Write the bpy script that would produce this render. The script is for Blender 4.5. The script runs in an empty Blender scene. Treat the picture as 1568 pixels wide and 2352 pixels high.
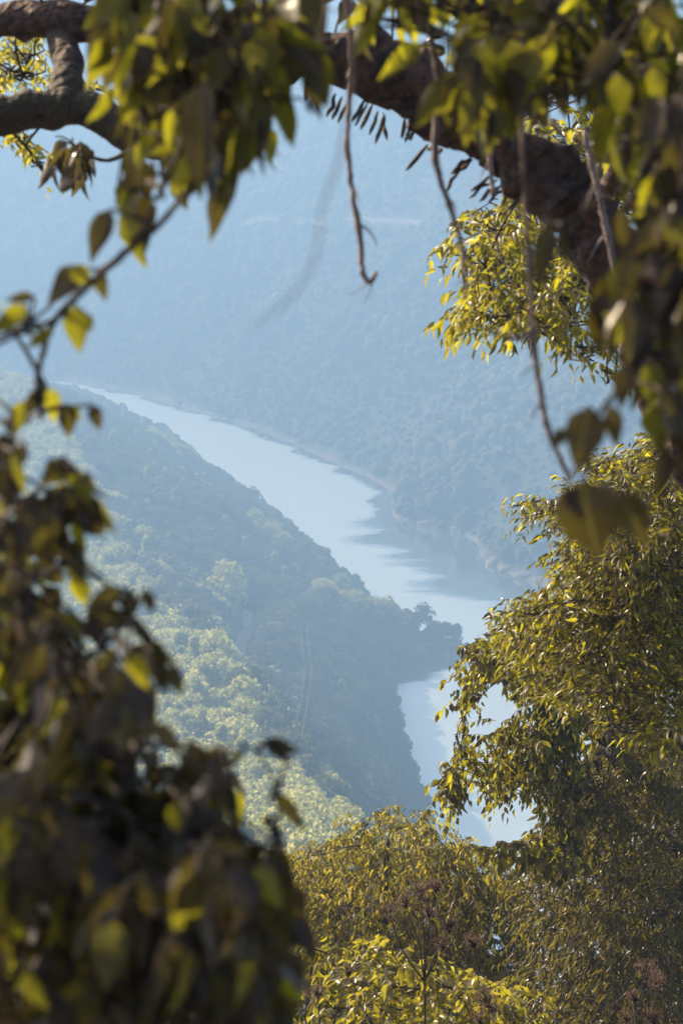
import bpy, math, random
import numpy as np
from mathutils import Vector

random.seed(7)
rng = np.random.default_rng(7)
SC = bpy.context.scene
COL = SC.collection

# ------------------------------------------------------------------ camera
CAM = np.array([0.0, 0.0, 250.0])
PITCH = math.radians(-11.0)
FPX = 1176 / math.tan(math.radians(12.0))          # reading scale: the frame is 1568 x 2352 units
cam_d = bpy.data.cameras.new("camera")
cam = bpy.data.objects.new("camera", cam_d)
COL.objects.link(cam)
cam.location = CAM
cam.rotation_euler = (math.pi / 2 + PITCH, 0, 0)
cam_d.sensor_fit = 'VERTICAL'
cam_d.sensor_height = 36
cam_d.sensor_width = 24
cam_d.lens = 18 / math.tan(math.radians(12.0))
cam_d.clip_start = 0.05
cam_d.clip_end = 20000
cam_d.dof.use_dof = True
cam_d.dof.focus_distance = 27.0
cam_d.dof.aperture_fstop = 6.0
SC.camera = cam

# ------------------------------------------------------------------ sky, sun, exposure
SUN_EL, SUN_ROT = math.radians(31), math.radians(-50)
S = np.array([math.sin(SUN_ROT) * math.cos(SUN_EL), math.cos(SUN_ROT) * math.cos(SUN_EL), math.sin(SUN_EL)])
wd = bpy.data.worlds.new("World")
SC.world = wd
wd.use_nodes = True
sky = wd.node_tree.nodes.new("ShaderNodeTexSky")
sky.sky_type = 'NISHITA'
sky.sun_disc = False
sky.sun_elevation = SUN_EL
sky.sun_rotation = SUN_ROT
sky.altitude = 400
sky.dust_density = 6.0
sky.ozone_density = 0.3
sky.air_density = 0.9
bg = wd.node_tree.nodes['Background']
wd.node_tree.links.new(sky.outputs[0], bg.inputs[0])
bg.inputs[1].default_value = 0.11
sun_d = bpy.data.lights.new("sun", 'SUN')
sun_d.energy = 5.0
sun_d.angle = math.radians(0.53)
sun_d.color = (1.0, 0.81, 0.53)
sun = bpy.data.objects.new("sun", sun_d)
COL.objects.link(sun)
sun.location = (0, 0, 600)
sun.rotation_euler = Vector(-S).to_track_quat('-Z', 'Y').to_euler()
SC.view_settings.view_transform = 'Standard'
SC.view_settings.look = 'None'
SC.view_settings.gamma = 1
SC.view_settings.exposure = 1.38
SC.render.engine = 'CYCLES'
cy = SC.cycles
cy.max_bounces = 5
cy.diffuse_bounces = 2
cy.glossy_bounces = 2
cy.transmission_bounces = 4
cy.volume_bounces = 0
cy.transparent_max_bounces = 8
cy.use_denoising = True
cy.use_adaptive_sampling = True
cy.adaptive_threshold = 0.02

# ------------------------------------------------------------------ helpers
FW = np.array([0, math.cos(PITCH), math.sin(PITCH)])
RT = np.array([1.0, 0, 0])
UP = np.array([0, -math.sin(PITCH), math.cos(PITCH)])

def pt(px, py, d):
    return CAM + d * (FW + (px - 784) / FPX * RT - (py - 1176) / FPX * UP)

def proj(p):
    v = np.asarray(p) - CAM
    d = v @ FW
    dd = np.maximum(d, 1e-3)
    return 784 + FPX * (v @ RT) / dd, 1176 - FPX * (v @ UP) / dd, d

def on_water(px, py):
    r = FW + (px - 784) / FPX * RT - (py - 1176) / FPX * UP
    p = CAM + r * (CAM[2] / -r[2])
    return p[:2]

def nrm(v):
    v = np.asarray(v, float)
    return v / (np.linalg.norm(v, axis=-1, keepdims=True) + 1e-9)

def put(o, parent=None, label=None, cat=None, group=None, kind=None):
    COL.objects.link(o)
    if parent is not None:
        o.parent = parent
    if label: o["label"] = label
    if cat: o["category"] = cat
    if group: o["group"] = group
    if kind: o["kind"] = kind
    return o

def mesh_from(name, V, F, mat, smooth=False):
    """V (n,3) array, F (m,k) array or list of faces"""
    me = bpy.data.meshes.new(name)
    if isinstance(F, np.ndarray):
        k = F.shape[1]
        me.vertices.add(len(V))
        me.vertices.foreach_set("co", np.asarray(V, np.float32).ravel())
        me.loops.add(F.size)
        me.loops.foreach_set("vertex_index", F.astype(np.int32).ravel())
        me.polygons.add(len(F))
        me.polygons.foreach_set("loop_start", np.arange(0, F.size, k, dtype=np.int32))
        me.polygons.foreach_set("loop_total", np.full(len(F), k, np.int32))
        me.update(calc_edges=True)
    else:
        me.from_pydata([tuple(v) for v in V], [], F)
    me.polygons.foreach_set("use_smooth", np.full(len(me.polygons), smooth))
    if mat: me.materials.append(mat)
    me.update()
    return me

def empty(name, loc, **kw):
    o = bpy.data.objects.new(name, None)
    o.empty_display_size = 0.1
    o.location = loc
    return put(o, **kw)

def h2(ix, iy, s):
    n = (ix * 374761393 + iy * 668265263 + s * 1442695041) & 0xFFFFFFFF
    n = ((n ^ (n >> 13)) * 1274126177) & 0xFFFFFFFF
    return ((n ^ (n >> 16)) & 0xFFFF) / 65535.0

def vnoise(x, y, s=0):
    x = np.asarray(x, float); y = np.asarray(y, float)
    ix = np.floor(x).astype(np.int64); iy = np.floor(y).astype(np.int64)
    fx = x - ix; fy = y - iy
    fx = fx * fx * (3 - 2 * fx); fy = fy * fy * (3 - 2 * fy)
    a = h2(ix, iy, s); b = h2(ix + 1, iy, s); c = h2(ix, iy + 1, s); d = h2(ix + 1, iy + 1, s)
    return (a * (1 - fx) + b * fx) * (1 - fy) + (c * (1 - fx) + d * fx) * fy - 0.5

def inpoly(px, py, poly):
    px = np.asarray(px, float); py = np.asarray(py, float)
    r = np.zeros(px.shape, bool)
    n = len(poly)
    for i in range(n):
        x0, y0 = poly[i]; x1, y1 = poly[(i + 1) % n]
        c = ((y0 > py) != (y1 > py)) & (px < (x1 - x0) * (py - y0) / ((y1 - y0) + 1e-12) + x0)
        r ^= c
    return r

def polydist(px, py, line, vals=None):
    best = np.full(np.shape(px), 1e9); val = np.zeros(np.shape(px)); side = np.zeros(np.shape(px))
    for i in range(len(line) - 1):
        x0, y0 = line[i][:2]; x1, y1 = line[i + 1][:2]
        dx, dy = x1 - x0, y1 - y0
        t = np.clip(((px - x0) * dx + (py - y0) * dy) / (dx * dx + dy * dy), 0, 1)
        d = np.hypot(px - x0 - t * dx, py - y0 - t * dy)
        m = d < best
        best = np.where(m, d, best)
        if vals is not None:
            val = np.where(m, vals[i] * (1 - t) + vals[i + 1] * t, val)
            side = np.where(m, dx * (py - y0) - dy * (px - x0), side)
    return best, val, side

# ------------------------------------------------------------------ materials
def nodes_of(name):
    m = bpy.data.materials.new(name)
    m.use_nodes = True
    nt = m.node_tree
    nt.nodes.clear()
    out = nt.nodes.new("ShaderNodeOutputMaterial")
    return m, nt, out

def mathn(nt, op, a, b=None, clamp=False):
    n = nt.nodes.new("ShaderNodeMath"); n.operation = op; n.use_clamp = clamp
    for i, v in enumerate((a, b)):
        if v is None: continue
        if isinstance(v, (int, float)): n.inputs[i].default_value = v
        else: nt.links.new(v, n.inputs[i])
    return n.outputs[0]

def mixc(nt, f, a, b):
    n = nt.nodes.new("ShaderNodeMix"); n.data_type = 'RGBA'
    for k, v in ((0, f), (6, a), (7, b)):
        if isinstance(v, (int, float)): n.inputs[k].default_value = v
        elif isinstance(v, tuple): n.inputs[k].default_value = (*v, 1)
        else: nt.links.new(v, n.inputs[k])
    return n.outputs[2]

def rand_leaf(nt):
    g = nt.nodes.new("ShaderNodeNewGeometry"); o = nt.nodes.new("ShaderNodeObjectInfo")
    return mathn(nt, 'FRACT', mathn(nt, 'ADD', g.outputs['Random Per Island'], o.outputs['Random']))

def leaf_mat(name, refl_a, refl_b, tr_a, tr_b, mix=0.42, rough=0.38, spec=0.5, spots=0.0):
    m, nt, out = nodes_of(name)
    r = rand_leaf(nt)
    r2 = mathn(nt, 'FRACT', mathn(nt, 'MULTIPLY', r, 7.31))
    p = nt.nodes.new("ShaderNodeBsdfPrincipled")
    ca = mixc(nt, r, refl_a, refl_b)
    cb = mixc(nt, r2, tr_a, tr_b)
    tc = nt.nodes.new("ShaderNodeAttribute"); tc.attribute_name = "leafuv"
    sx = nt.nodes.new("ShaderNodeSeparateXYZ"); nt.links.new(tc.outputs['Vector'], sx.inputs[0])
    cb_ = nt.nodes.new("ShaderNodeCombineXYZ")      # every leaf has its own blotches
    for k in (0, 1): nt.links.new(sx.outputs[k], cb_.inputs[k])
    nt.links.new(mathn(nt, 'MULTIPLY', r, 37.0), cb_.inputs[2])
    nz = nt.nodes.new("ShaderNodeTexNoise"); nz.inputs['Scale'].default_value = 4.0; nz.inputs['Detail'].default_value = 4
    nt.links.new(cb_.outputs[0], nz.inputs['Vector'])
    ax_ = mathn(nt, 'ABSOLUTE', sx.outputs[0])
    rib = mathn(nt, 'LESS_THAN', ax_, 0.014)
    ph = mathn(nt, 'MULTIPLY', mathn(nt, 'SUBTRACT', sx.outputs[1], mathn(nt, 'MULTIPLY', ax_, 0.9)), 62.0)
    side = mathn(nt, 'MULTIPLY', mathn(nt, 'SUBTRACT', mathn(nt, 'SINE', ph), 0.80, True), 3.0, True)
    vein = mathn(nt, 'MULTIPLY', mathn(nt, 'MAXIMUM', rib, side), mathn(nt, 'MULTIPLY', sx.outputs[2], 0.45))
    ca = mixc(nt, vein, ca, (0.16, 0.13, 0.06))
    cb = mixc(nt, vein, cb, (0.60, 0.55, 0.12))
    blot = mathn(nt, 'MULTIPLY', mathn(nt, 'SUBTRACT', nz.outputs['Fac'], 0.55, True), mathn(nt, 'MULTIPLY', sx.outputs[2], 5.0 * spots), True)
    cb = mixc(nt, blot, cb, (0.16, 0.09, 0.02))
    f = mathn(nt, 'MULTIPLY', mathn(nt, 'SUBTRACT', nz.outputs['Fac'], 0.42, True), 2.0 * spots, True)
    ca = mixc(nt, f, ca, (0.10, 0.055, 0.025))
    nt.links.new(ca, p.inputs['Base Color'])
    nt.links.new(mathn(nt, 'ADD', mathn(nt, 'MULTIPLY', r2, 0.2), rough - 0.1), p.inputs['Roughness'])
    p.inputs['Specular IOR Level'].default_value = spec
    t = nt.nodes.new("ShaderNodeBsdfTranslucent")
    nt.links.new(cb, t.inputs['Color'])
    mx = nt.nodes.new("ShaderNodeMixShader"); mx.inputs[0].default_value = mix
    nt.links.new(p.outputs[0], mx.inputs[1]); nt.links.new(t.outputs[0], mx.inputs[2])
    nt.links.new(mx.outputs[0], out.inputs[0])
    return m

def bark_mat(name, a, b, scale=14, moss=None, bump=0.6):
    m, nt, out = nodes_of(name)
    p = nt.nodes.new("ShaderNodeBsdfPrincipled")
    tc = nt.nodes.new("ShaderNodeTexCoord")
    nz = nt.nodes.new("ShaderNodeTexNoise"); nz.inputs['Scale'].default_value = scale; nz.inputs['Detail'].default_value = 8
    nt.links.new(tc.outputs['Object'], nz.inputs['Vector'])
    r = nt.nodes.new("ShaderNodeValToRGB")
    r.color_ramp.elements[0].position = 0.35; r.color_ramp.elements[1].position = 0.68
    r.color_ramp.elements[0].color = (*a, 1); r.color_ramp.elements[1].color = (*b, 1)
    nt.links.new(nz.outputs['Fac'], r.inputs[0])
    c = r.outputs[0]
    if moss:
        n2 = nt.nodes.new("ShaderNodeTexNoise"); n2.inputs['Scale'].default_value = scale * 0.4; n2.inputs['Detail'].default_value = 5
        nt.links.new(tc.outputs['Object'], n2.inputs['Vector'])
        f = mathn(nt, 'MULTIPLY', mathn(nt, 'SUBTRACT', n2.outputs['Fac'], 0.5, True), 6, True)
        c = mixc(nt, f, c, moss)
    nt.links.new(c, p.inputs['Base Color'])
    p.inputs['Roughness'].default_value = 0.85
    v = nt.nodes.new("ShaderNodeTexVoronoi"); v.inputs['Scale'].default_value = scale * 1.6
    nt.links.new(tc.outputs['Object'], v.inputs['Vector'])
    bmp = nt.nodes.new("ShaderNodeBump"); bmp.inputs['Strength'].default_value = bump; bmp.inputs['Distance'].default_value = 0.3 / scale
    nt.links.new(mathn(nt, 'ADD', v.outputs['Distance'], nz.outputs['Fac']), bmp.inputs['Height'])
    nt.links.new(bmp.outputs[0], p.inputs['Normal'])
    nt.links.new(p.outputs[0], out.inputs[0])
    return m

def terrain_mat(name, soil_a, soil_b, rock_a, rock_b, band):
    m, nt, out = nodes_of(name)
    p = nt.nodes.new("ShaderNodeBsdfPrincipled"); p.inputs['Roughness'].default_value = 0.95
    g = nt.nodes.new("ShaderNodeNewGeometry")
    sx = nt.nodes.new("ShaderNodeSeparateXYZ"); nt.links.new(g.outputs['Position'], sx.inputs[0])
    nz = nt.nodes.new("ShaderNodeTexNoise"); nz.inputs['Scale'].default_value = 0.06; nz.inputs['Detail'].default_value = 9
    nt.links.new(g.outputs['Position'], nz.inputs['Vector'])
    soil = mixc(nt, nz.outputs['Fac'], soil_a, soil_b)
    n2 = nt.nodes.new("ShaderNodeTexNoise"); n2.inputs['Scale'].default_value = 0.35; n2.inputs['Detail'].default_value = 8
    nt.links.new(g.outputs['Position'], n2.inputs['Vector'])
    rock = mixc(nt, n2.outputs['Fac'], rock_a, rock_b)
    # the bare strip that the changing water level leaves: up to a few metres over the river
    zz = mathn(nt, 'ADD', sx.outputs[2], mathn(nt, 'MULTIPLY', mathn(nt, 'SUBTRACT', nz.outputs['Fac'], 0.5), -14))
    f = mathn(nt, 'MULTIPLY', mathn(nt, 'SUBTRACT', zz, band), 0.7, True)
    nt.links.new(mixc(nt, f, rock, soil), p.inputs['Base Color'])
    b = nt.nodes.new("ShaderNodeBump"); b.inputs['Distance'].default_value = 1.5; b.inputs['Strength'].default_value = 0.8
    nt.links.new(n2.outputs['Fac'], b.inputs['Height']); nt.links.new(b.outputs[0], p.inputs['Normal'])
    nt.links.new(p.outputs[0], out.inputs[0])
    return m

# ------------------------------------------------------------------ plan of the valley (metres; camera at the origin, river at z = 0)
def shore(pts, tree=0.0):
    out = []
    for a, b in pts:
        w = on_water(a, b)
        b2 = b + tree * FPX / math.hypot(*w)
        out.append(tuple(on_water(a, b2)))
    return out

NEAR_SHORE = [(-1500, 2300)] + shore([(-250, 800), (0, 840), (150, 885), (215, 905), (270, 930), (330, 960), (400, 990), (450, 1035), (490, 1075), (540, 1105),
              (600, 1145), (650, 1185), (705, 1225), (760, 1275), (830, 1325), (865, 1368), (880, 1402)], 8) \
    + shore([(940, 1462), (1000, 1464), (1050, 1478), (1078, 1491), (1060, 1499), (1010, 1508), (960, 1530), (915, 1552), (905, 1590), (915, 1650), (930, 1720),
             (952, 1790), (980, 1860), (1000, 1950), (1020, 2050), (1050, 2250), (1080, 2500)]) + [(75, 440), (170, 330), (400, 250), (4200, 150)]
FAR_SHORE = [(-4200, 3600), (-1500, 2700)] + shore([(-300, 815), (-100, 845), (100, 866), (200, 881), (330, 905), (460, 945), (600, 985), (700, 1030), (770, 1062), (850, 1096), (902, 1130),
             (897, 1162), (905, 1190), (930, 1204), (1000, 1214), (1060, 1226), (1100, 1250), (1106, 1280), (1135, 1302), (1200, 1330), (1260, 1345),
             (1350, 1368), (1568, 1420), (2000, 1550)]) + [(420, 800), (4200, 600)]
NEAR_POLY = NEAR_SHORE + [(4200, -3000), (-4200, -3000), (-4200, 2300)]
FAR_POLY = FAR_SHORE + [(4200, 6500), (-4200, 6500)]
CREST3 = [(-170, 850, 1500, 6), (50, 870, 1330, 8), (165, 1010, 1120, 8), (285, 1260, 860, 8), (380, 1370, 740, 8), (470, 1460, 650, 8), (570, 1570, 560, 8), (690, 1720, 470, 8), (790, 1850, 400, 9), (800, 2050, 320, 8)]
CREST = []; CRESTZ = []
for a, b, d, th in CREST3:
    q = pt(a, b, d)
    CREST.append((q[0], q[1])); CRESTZ.append(q[2] - th)

def near_z(x, y):
    x = np.asarray(x, float); y = np.asarray(y, float)
    dS, _, _ = polydist(x, y, NEAR_SHORE)
    ins = inpoly(x, y, NEAR_POLY)
    dC, zc, side = polydist(x, y, CREST, CRESTZ)
    right = side > 0          # crest runs away from... sign checked below
    right = right if SIDE_SIGN > 0 else ~right
    u = dS / (dS + dC + 1e-6)
    zr = zc * (0.8 * u + 0.2 * np.sin(u * math.pi / 2))
    zr = np.maximum(zr, np.minimum(dS * 0.9, 4))
    zl = np.maximum(zc - 0.10 * dC, 10)
    zs = np.where(right, zr, zl)
    zs = zs + np.clip(dS / 60, 0, 1) * (9 * vnoise(x / 70, y / 70, 3) + 4 * vnoise(x / 28, y / 28, 4))
    zh = np.minimum(248.35 - 0.80 * y, 249.5 + 0 * y) + 1.2 * vnoise(x / 9, y / 9, 5) * np.clip(y / 20, 0, 1)
    zh = np.minimum(zh, 400)
    z = np.maximum(zs, np.where(zh > 0, zh, -5))
    z = np.where((y < 330) & (zh > 0), np.maximum(zh, np.where(y > 150, zs, -5)), z)
    return np.where(ins, np.maximum(z, 0.3), -np.clip(dS * 0.6, 0, 8))

def far_z(x, y):
    x = np.asarray(x, float); y = np.asarray(y, float)
    d, _, _ = polydist(x, y, FAR_SHORE)
    ins = inpoly(x, y, FAR_POLY)
    u = (x * 0.75 + y * 0.65); v = (-x * 0.65 + y * 0.75)
    spur = vnoise(v / 260, u / 700, 11) * 210 + vnoise(v / 110, u / 320, 12) * 75
    dd = np.maximum(d + spur * np.clip(d / 260, 0, 1), 0.2 * d)
    z = 345 * np.tanh(0.60 * dd / 345)
    z = np.maximum(z, np.minimum(d * 0.8, 5)) + np.clip(d / 80, 0, 1) * (20 * vnoise(x / 75, y / 75, 13) + 8 * vnoise(x / 28, y / 28, 14))
    return np.where(ins, z, -np.clip(d * 0.6, 0, 8))

SIDE_SIGN = 1
_t, _, _s = polydist(np.array([60.0]), np.array([700.0]), CREST, CRESTZ)
SIDE_SIGN = 1 if _s[0] > 0 else -1

def grid_mesh(name, xs, ys, fn, mat):
    X, Y = np.meshgrid(xs, ys)
    Z = fn(X.ravel(), Y.ravel())
    V = np.stack([X.ravel(), Y.ravel(), Z], 1)
    nx, ny = len(xs), len(ys)
    i = (np.arange(ny - 1)[:, None] * nx + np.arange(nx - 1)[None, :]).ravel()
    F = np.stack([i, i + 1, i + nx + 1, i + nx], 1)
    keep = Z[F].max(1) > -7.5
    return mesh_from(name, V, F[keep], mat, True)

M_near = terrain_mat("near_soil", (0.035, 0.035, 0.015), (0.07, 0.06, 0.03), (0.16, 0.11, 0.08), (0.26, 0.19, 0.14), 3.0)
M_far = terrain_mat("far_soil", (0.03, 0.035, 0.016), (0.07, 0.065, 0.035), (0.10, 0.075, 0.055), (0.26, 0.18, 0.135), 0.6)
xs = np.concatenate([np.linspace(-4100, -420, 24), np.arange(-400, 260, 7.0), np.linspace(270, 4100, 26)])
ys = np.concatenate([np.linspace(-2900, -20, 16), np.arange(-10, 60, 3.0), np.arange(62, 1500, 7.0), np.linspace(1510, 2400, 40)])
put(bpy.data.objects.new("near_hillside", grid_mesh("near_hillside", xs, ys, near_z, M_near)), kind="structure")
xs = np.concatenate([np.linspace(-4100, -720, 20), np.arange(-700, 700, 9.0), np.linspace(710, 4100, 22)])
ys = np.concatenate([np.linspace(300, 840, 16), np.arange(850, 2900, 9.0), np.linspace(2920, 6400, 18)])
put(bpy.data.objects.new("far_mountain", grid_mesh("far_mountain", xs, ys, far_z, M_far)), kind="structure")

# ------------------------------------------------------------------ river
def water_mat():
    m, nt, out = nodes_of("river_water")
    p = nt.nodes.new("ShaderNodeBsdfPrincipled")
    p.inputs['Base Color'].default_value = (0.78, 0.83, 0.79, 1)
    p.inputs['Metallic'].default_value = 0.9
    p.inputs['IOR'].default_value = 1.5
    p.inputs['Specular IOR Level'].default_value = 1.0
    g = nt.nodes.new("ShaderNodeNewGeometry")
    at = nt.nodes.new("ShaderNodeAttribute"); at.attribute_name = "calm"
    nz = nt.nodes.new("ShaderNodeTexNoise"); nz.inputs['Scale'].default_value = 0.022; nz.inputs['Detail'].default_value = 6
    mp = nt.nodes.new("ShaderNodeMapping"); mp.inputs['Scale'].default_value = (0.5, 1.6, 1)
    nt.links.new(g.outputs['Position'], mp.inputs[0]); nt.links.new(mp.outputs[0], nz.inputs['Vector'])
    c = mathn(nt, 'ADD', at.outputs['Fac'], mathn(nt, 'MULTIPLY', mathn(nt, 'SUBTRACT', nz.outputs['Fac'], 0.5), 1.3))
    c = mathn(nt, 'MULTIPLY', mathn(nt, 'SUBTRACT', c, 0.36), 3.5, True)      # 1 = calm lee water, 0 = wind-ruffled
    nt.links.new(mathn(nt, 'SUBTRACT', 0.5, mathn(nt, 'MULTIPLY', c, 0.44)), p.inputs['Roughness'])
    w = nt.nodes.new("ShaderNodeTexNoise"); w.inputs['Scale'].default_value = 0.5; w.inputs['Detail'].default_value = 4
    nt.links.new(g.outputs['Position'], w.inputs['Vector'])
    b = nt.nodes.new("ShaderNodeBump"); b.inputs['Distance'].default_value = 0.5
    nt.links.new(mathn(nt, 'SUBTRACT', 0.30, mathn(nt, 'MULTIPLY', c, 0.25)), b.inputs['Strength'])
    nt.links.new(w.outputs['Fac'], b.inputs['Height']); nt.links.new(b.outputs[0], p.inputs['Normal'])
    nt.links.new(p.outputs[0], out.inputs[0])
    return m
xs = np.concatenate([np.linspace(-4100, -420, 12), np.arange(-400, 420, 8.0), np.linspace(430, 4100, 12)])
ys = np.concatenate([np.linspace(120, 420, 6), np.arange(430, 2100, 8.0), np.linspace(2110, 4300, 12)])
rm = grid_mesh("river", xs, ys, lambda x, y: 0 * x, water_mat())
co = np.zeros(len(rm.vertices) * 3, np.float32); rm.vertices.foreach_get("co", co); co = co.reshape(-1, 3)
LEE = shore([(1020, 1218), (1060, 1226), (1106, 1280), (1200, 1330), (1350, 1368), (1568, 1420), (2000, 1550)])
dl, _, _ = polydist(co[:, 0], co[:, 1], LEE)
df, _, _ = polydist(co[:, 0], co[:, 1], FAR_SHORE)
BAY = shore([(1060, 1500), (1010, 1510), (960, 1532), (925, 1555)])
db, _, _ = polydist(co[:, 0], co[:, 1], BAY)
calm = np.maximum.reduce([np.clip(1.2 - dl / 64, 0, 1), np.clip(0.85 - df / 24, 0, 1), np.clip(1.0 - db / 26, 0, 1)])
at = rm.attributes.new("calm", 'FLOAT', 'POINT'); at.data.foreach_set("value", calm.astype(np.float32))
put(bpy.data.objects.new("river", rm), kind="structure")

# ------------------------------------------------------------------ forest on the slopes
def crown_mesh(name, seed, H, W, nl, conical, mat, nq=1000, q=0.74):
    r = np.random.default_rng(seed)
    C = []; R = []
    for i in range(nl):
        t = (i + 0.5) / nl
        z = H * (0.32 + 0.6 * t)
        rad = W / 2 * ((1 - t) ** 0.8 if conical else math.sin(math.pi * (0.22 + 0.72 * t)) ** 0.8) * r.uniform(0.35, 0.9)
        a = i * 2.399 + r.uniform(-.5, .5)
        C.append((rad * math.cos(a), rad * math.sin(a), z)); R.append(W * r.uniform(0.17, 0.27) * (0.75 if conical else 1))
    C = np.array(C); R = np.array(R)
    k = r.integers(0, nl, nq)
    d = nrm(r.normal(size=(nq, 3)) + np.array([0, 0, 0.35]))
    P = C[k] + d * (R[k] * r.uniform(0.72, 1.08, nq))[:, None] * np.array([1, 1, 0.78])
    n = nrm(d + r.normal(size=(nq, 3)) * 0.45)
    t = nrm(np.cross(n, r.normal(size=(nq, 3)))); b = np.cross(n, t)
    s = (q * r.uniform(0.6, 1.25, nq))[:, None]
    V = np.stack([P - t * s * 0.6, P - b * s * 0.5 + n * s * .1, P + t * s * 0.75 - n * s * .2, P + b * s * 0.5 + n * s * .1], 1).reshape(-1, 3)
    return mesh_from(name, V, np.arange(nq * 4).reshape(-1, 4), mat)

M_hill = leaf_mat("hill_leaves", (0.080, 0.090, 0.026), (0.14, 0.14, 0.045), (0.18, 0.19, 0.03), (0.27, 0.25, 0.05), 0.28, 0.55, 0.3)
M_hill2 = leaf_mat("hill_leaves_pale_sunlit", (0.25, 0.26, 0.08), (0.40, 0.38, 0.13), (0.52, 0.53, 0.13), (0.72, 0.66, 0.20), 0.46, 0.55, 0.3)  # pale trees' leaves, brightened to paint sunlight onto the crest wood
M_far1 = leaf_mat("far_leaves", (0.075, 0.08, 0.03), (0.11, 0.105, 0.042), (0.10, 0.10, 0.03), (0.14, 0.13, 0.04), 0.2, 0.6, 0.2)
M_far2 = leaf_mat("far_leaves_pale", (0.12, 0.115, 0.045), (0.17, 0.155, 0.065), (0.14, 0.13, 0.04), (0.18, 0.165, 0.05), 0.2, 0.6, 0.2)
for m_ in (M_far1, M_far2):      # leaf-mass relief on the distant crowns
    nt_ = m_.node_tree; g_ = nt_.nodes.new("ShaderNodeNewGeometry")
    n_ = nt_.nodes.new("ShaderNodeTexNoise"); n_.inputs['Scale'].default_value = 0.55; n_.inputs['Detail'].default_value = 5
    nt_.links.new(g_.outputs['Position'], n_.inputs['Vector'])
    b_ = nt_.nodes.new("ShaderNodeBump"); b_.inputs['Strength'].default_value = 1.0; b_.inputs['Distance'].default_value = 3.0
    nt_.links.new(n_.outputs['Fac'], b_.inputs['Height'])
    for q_ in nt_.nodes:
        if q_.type in ('BSDF_PRINCIPLED', 'BSDF_TRANSLUCENT'): nt_.links.new(b_.outputs[0], q_.inputs['Normal'])
M_bark = bark_mat("hill_bark", (0.05, 0.035, 0.03), (0.14, 0.11, 0.09), 2)
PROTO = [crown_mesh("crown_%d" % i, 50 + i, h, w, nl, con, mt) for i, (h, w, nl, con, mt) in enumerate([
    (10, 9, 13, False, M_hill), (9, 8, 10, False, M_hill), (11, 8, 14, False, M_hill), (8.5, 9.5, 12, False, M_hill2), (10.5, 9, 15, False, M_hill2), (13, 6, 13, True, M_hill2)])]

def tube(P, R, n=6, caps=True):
    """tapered tube through points P with radii R -> V, F(list)"""
    P = np.asarray(P, float); m = len(P)
    T = np.gradient(P, axis=0); T = nrm(T)
    ref = np.array([0.31, 0.17, 0.93]) if abs(T[0][2]) < 0.9 else np.array([1, 0.1, 0])
    V = []
    for i in range(m):
        a = nrm(np.cross(T[i], ref)); b = np.cross(T[i], a)
        ang = np.arange(n) * 2 * math.pi / n
        V.append(P[i] + R[i] * (np.cos(ang)[:, None] * a + np.sin(ang)[:, None] * b))
    V = np.concatenate(V)
    F = [(i * n + k, i * n + (k + 1) % n, (i + 1) * n + (k + 1) % n, (i + 1) * n + k) for i in range(m - 1) for k in range(n)]
    if caps:
        F += [tuple(range(n))[::-1], tuple((m - 1) * n + k for k in range(n))]
    return V, F

tv, tf = tube([(0, 0, -1), (0.1, 0, 2.5), (0.0, 0.15, 6)], [0.32, 0.22, 0.08], 6)
TRUNK = mesh_from("hill_trunk", tv, tf, M_bark)

def scatter(x0, x1, y0, y1, step, seed):
    r = np.random.default_rng(seed)
    X, Y = np.meshgrid(np.arange(x0, x1, step), np.arange(y0, y1, step))
    return X.ravel() + r.uniform(-.48, .48, X.size) * step, Y.ravel() + r.uniform(-.48, .48, X.size) * step

WINDOW = [(0, 830), (150, 880), (215, 900), (880, 1380), (1060, 1440), (1080, 1500), (940, 1580), (1010, 1850), (830, 1880), (650, 1960), (600, 1850), (520, 1700), (340, 1600), (350, 1480), (340, 1400), (170, 1300), (180, 1050), (60, 950)]
TRACKS = [[(572, 1405), (566, 1450), (550, 1510), (528, 1570)], [(702, 1440), (710, 1500), (706, 1560), (690, 1640)]]

def hit(px, py, fn, d0=300, d1=3000):
    ds = np.linspace(d0, d1, 4000)
    P = CAM + ds[:, None] * (FW + (px - 784) / FPX * RT - (py - 1176) / FPX * UP)
    below = P[:, 2] < fn(P[:, 0], P[:, 1])
    i = int(np.argmax(below)) if below.any() else len(ds) - 1
    return P[i]

TRACKW = [[hit(a, b, near_z) for a, b in t] for t in TRACKS]
X, Y = scatter(-330, 130, 300, 1720, 6.0, 3)
Z = near_z(X, Y)
ok = Z > 2.2
for t in TRACKW[:1]:
    dt, _, _ = polydist(X, Y, [(p[0], p[1]) for p in t]); ok &= dt > 6.5
X, Y, Z = X[ok], Y[ok], Z[ok]
u, v, dep = proj(np.stack([X, Y, Z + 8], 1))
ok = (u > -200) & (u < 1250) & (v > 500) & (v < 2120)
X, Y, Z, u, v, dep = X[ok], Y[ok], Z[ok], u[ok], v[ok], dep[ok]
SZ = rng.uniform(0.72, 1.22, len(X)) * (1 + 0.25 * vnoise(X / 40, Y / 40, 21))
dSh, _, _ = polydist(X, Y, NEAR_SHORE)
dCr, zCr, sCr = polydist(X, Y, CREST, CRESTZ)
right = (sCr > 0) == (SIDE_SIGN > 0)
SZ = np.where(dSh < 14, SZ * 0.7, SZ)
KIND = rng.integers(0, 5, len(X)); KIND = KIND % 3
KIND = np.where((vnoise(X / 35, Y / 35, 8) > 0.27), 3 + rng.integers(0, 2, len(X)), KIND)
KIND = np.where(~right & (rng.random(len(X)) < .9), 3 + rng.integers(0, 2, len(X)), KIND)  # most crest trees get pale leaves: sunlight put into their colour
KIND = np.where(rng.random(len(X)) < 0.03, 5, KIND)
ROT = rng.uniform(0, 6.28, len(X))
vis = inpoly(u, v, WINDOW)
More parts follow.
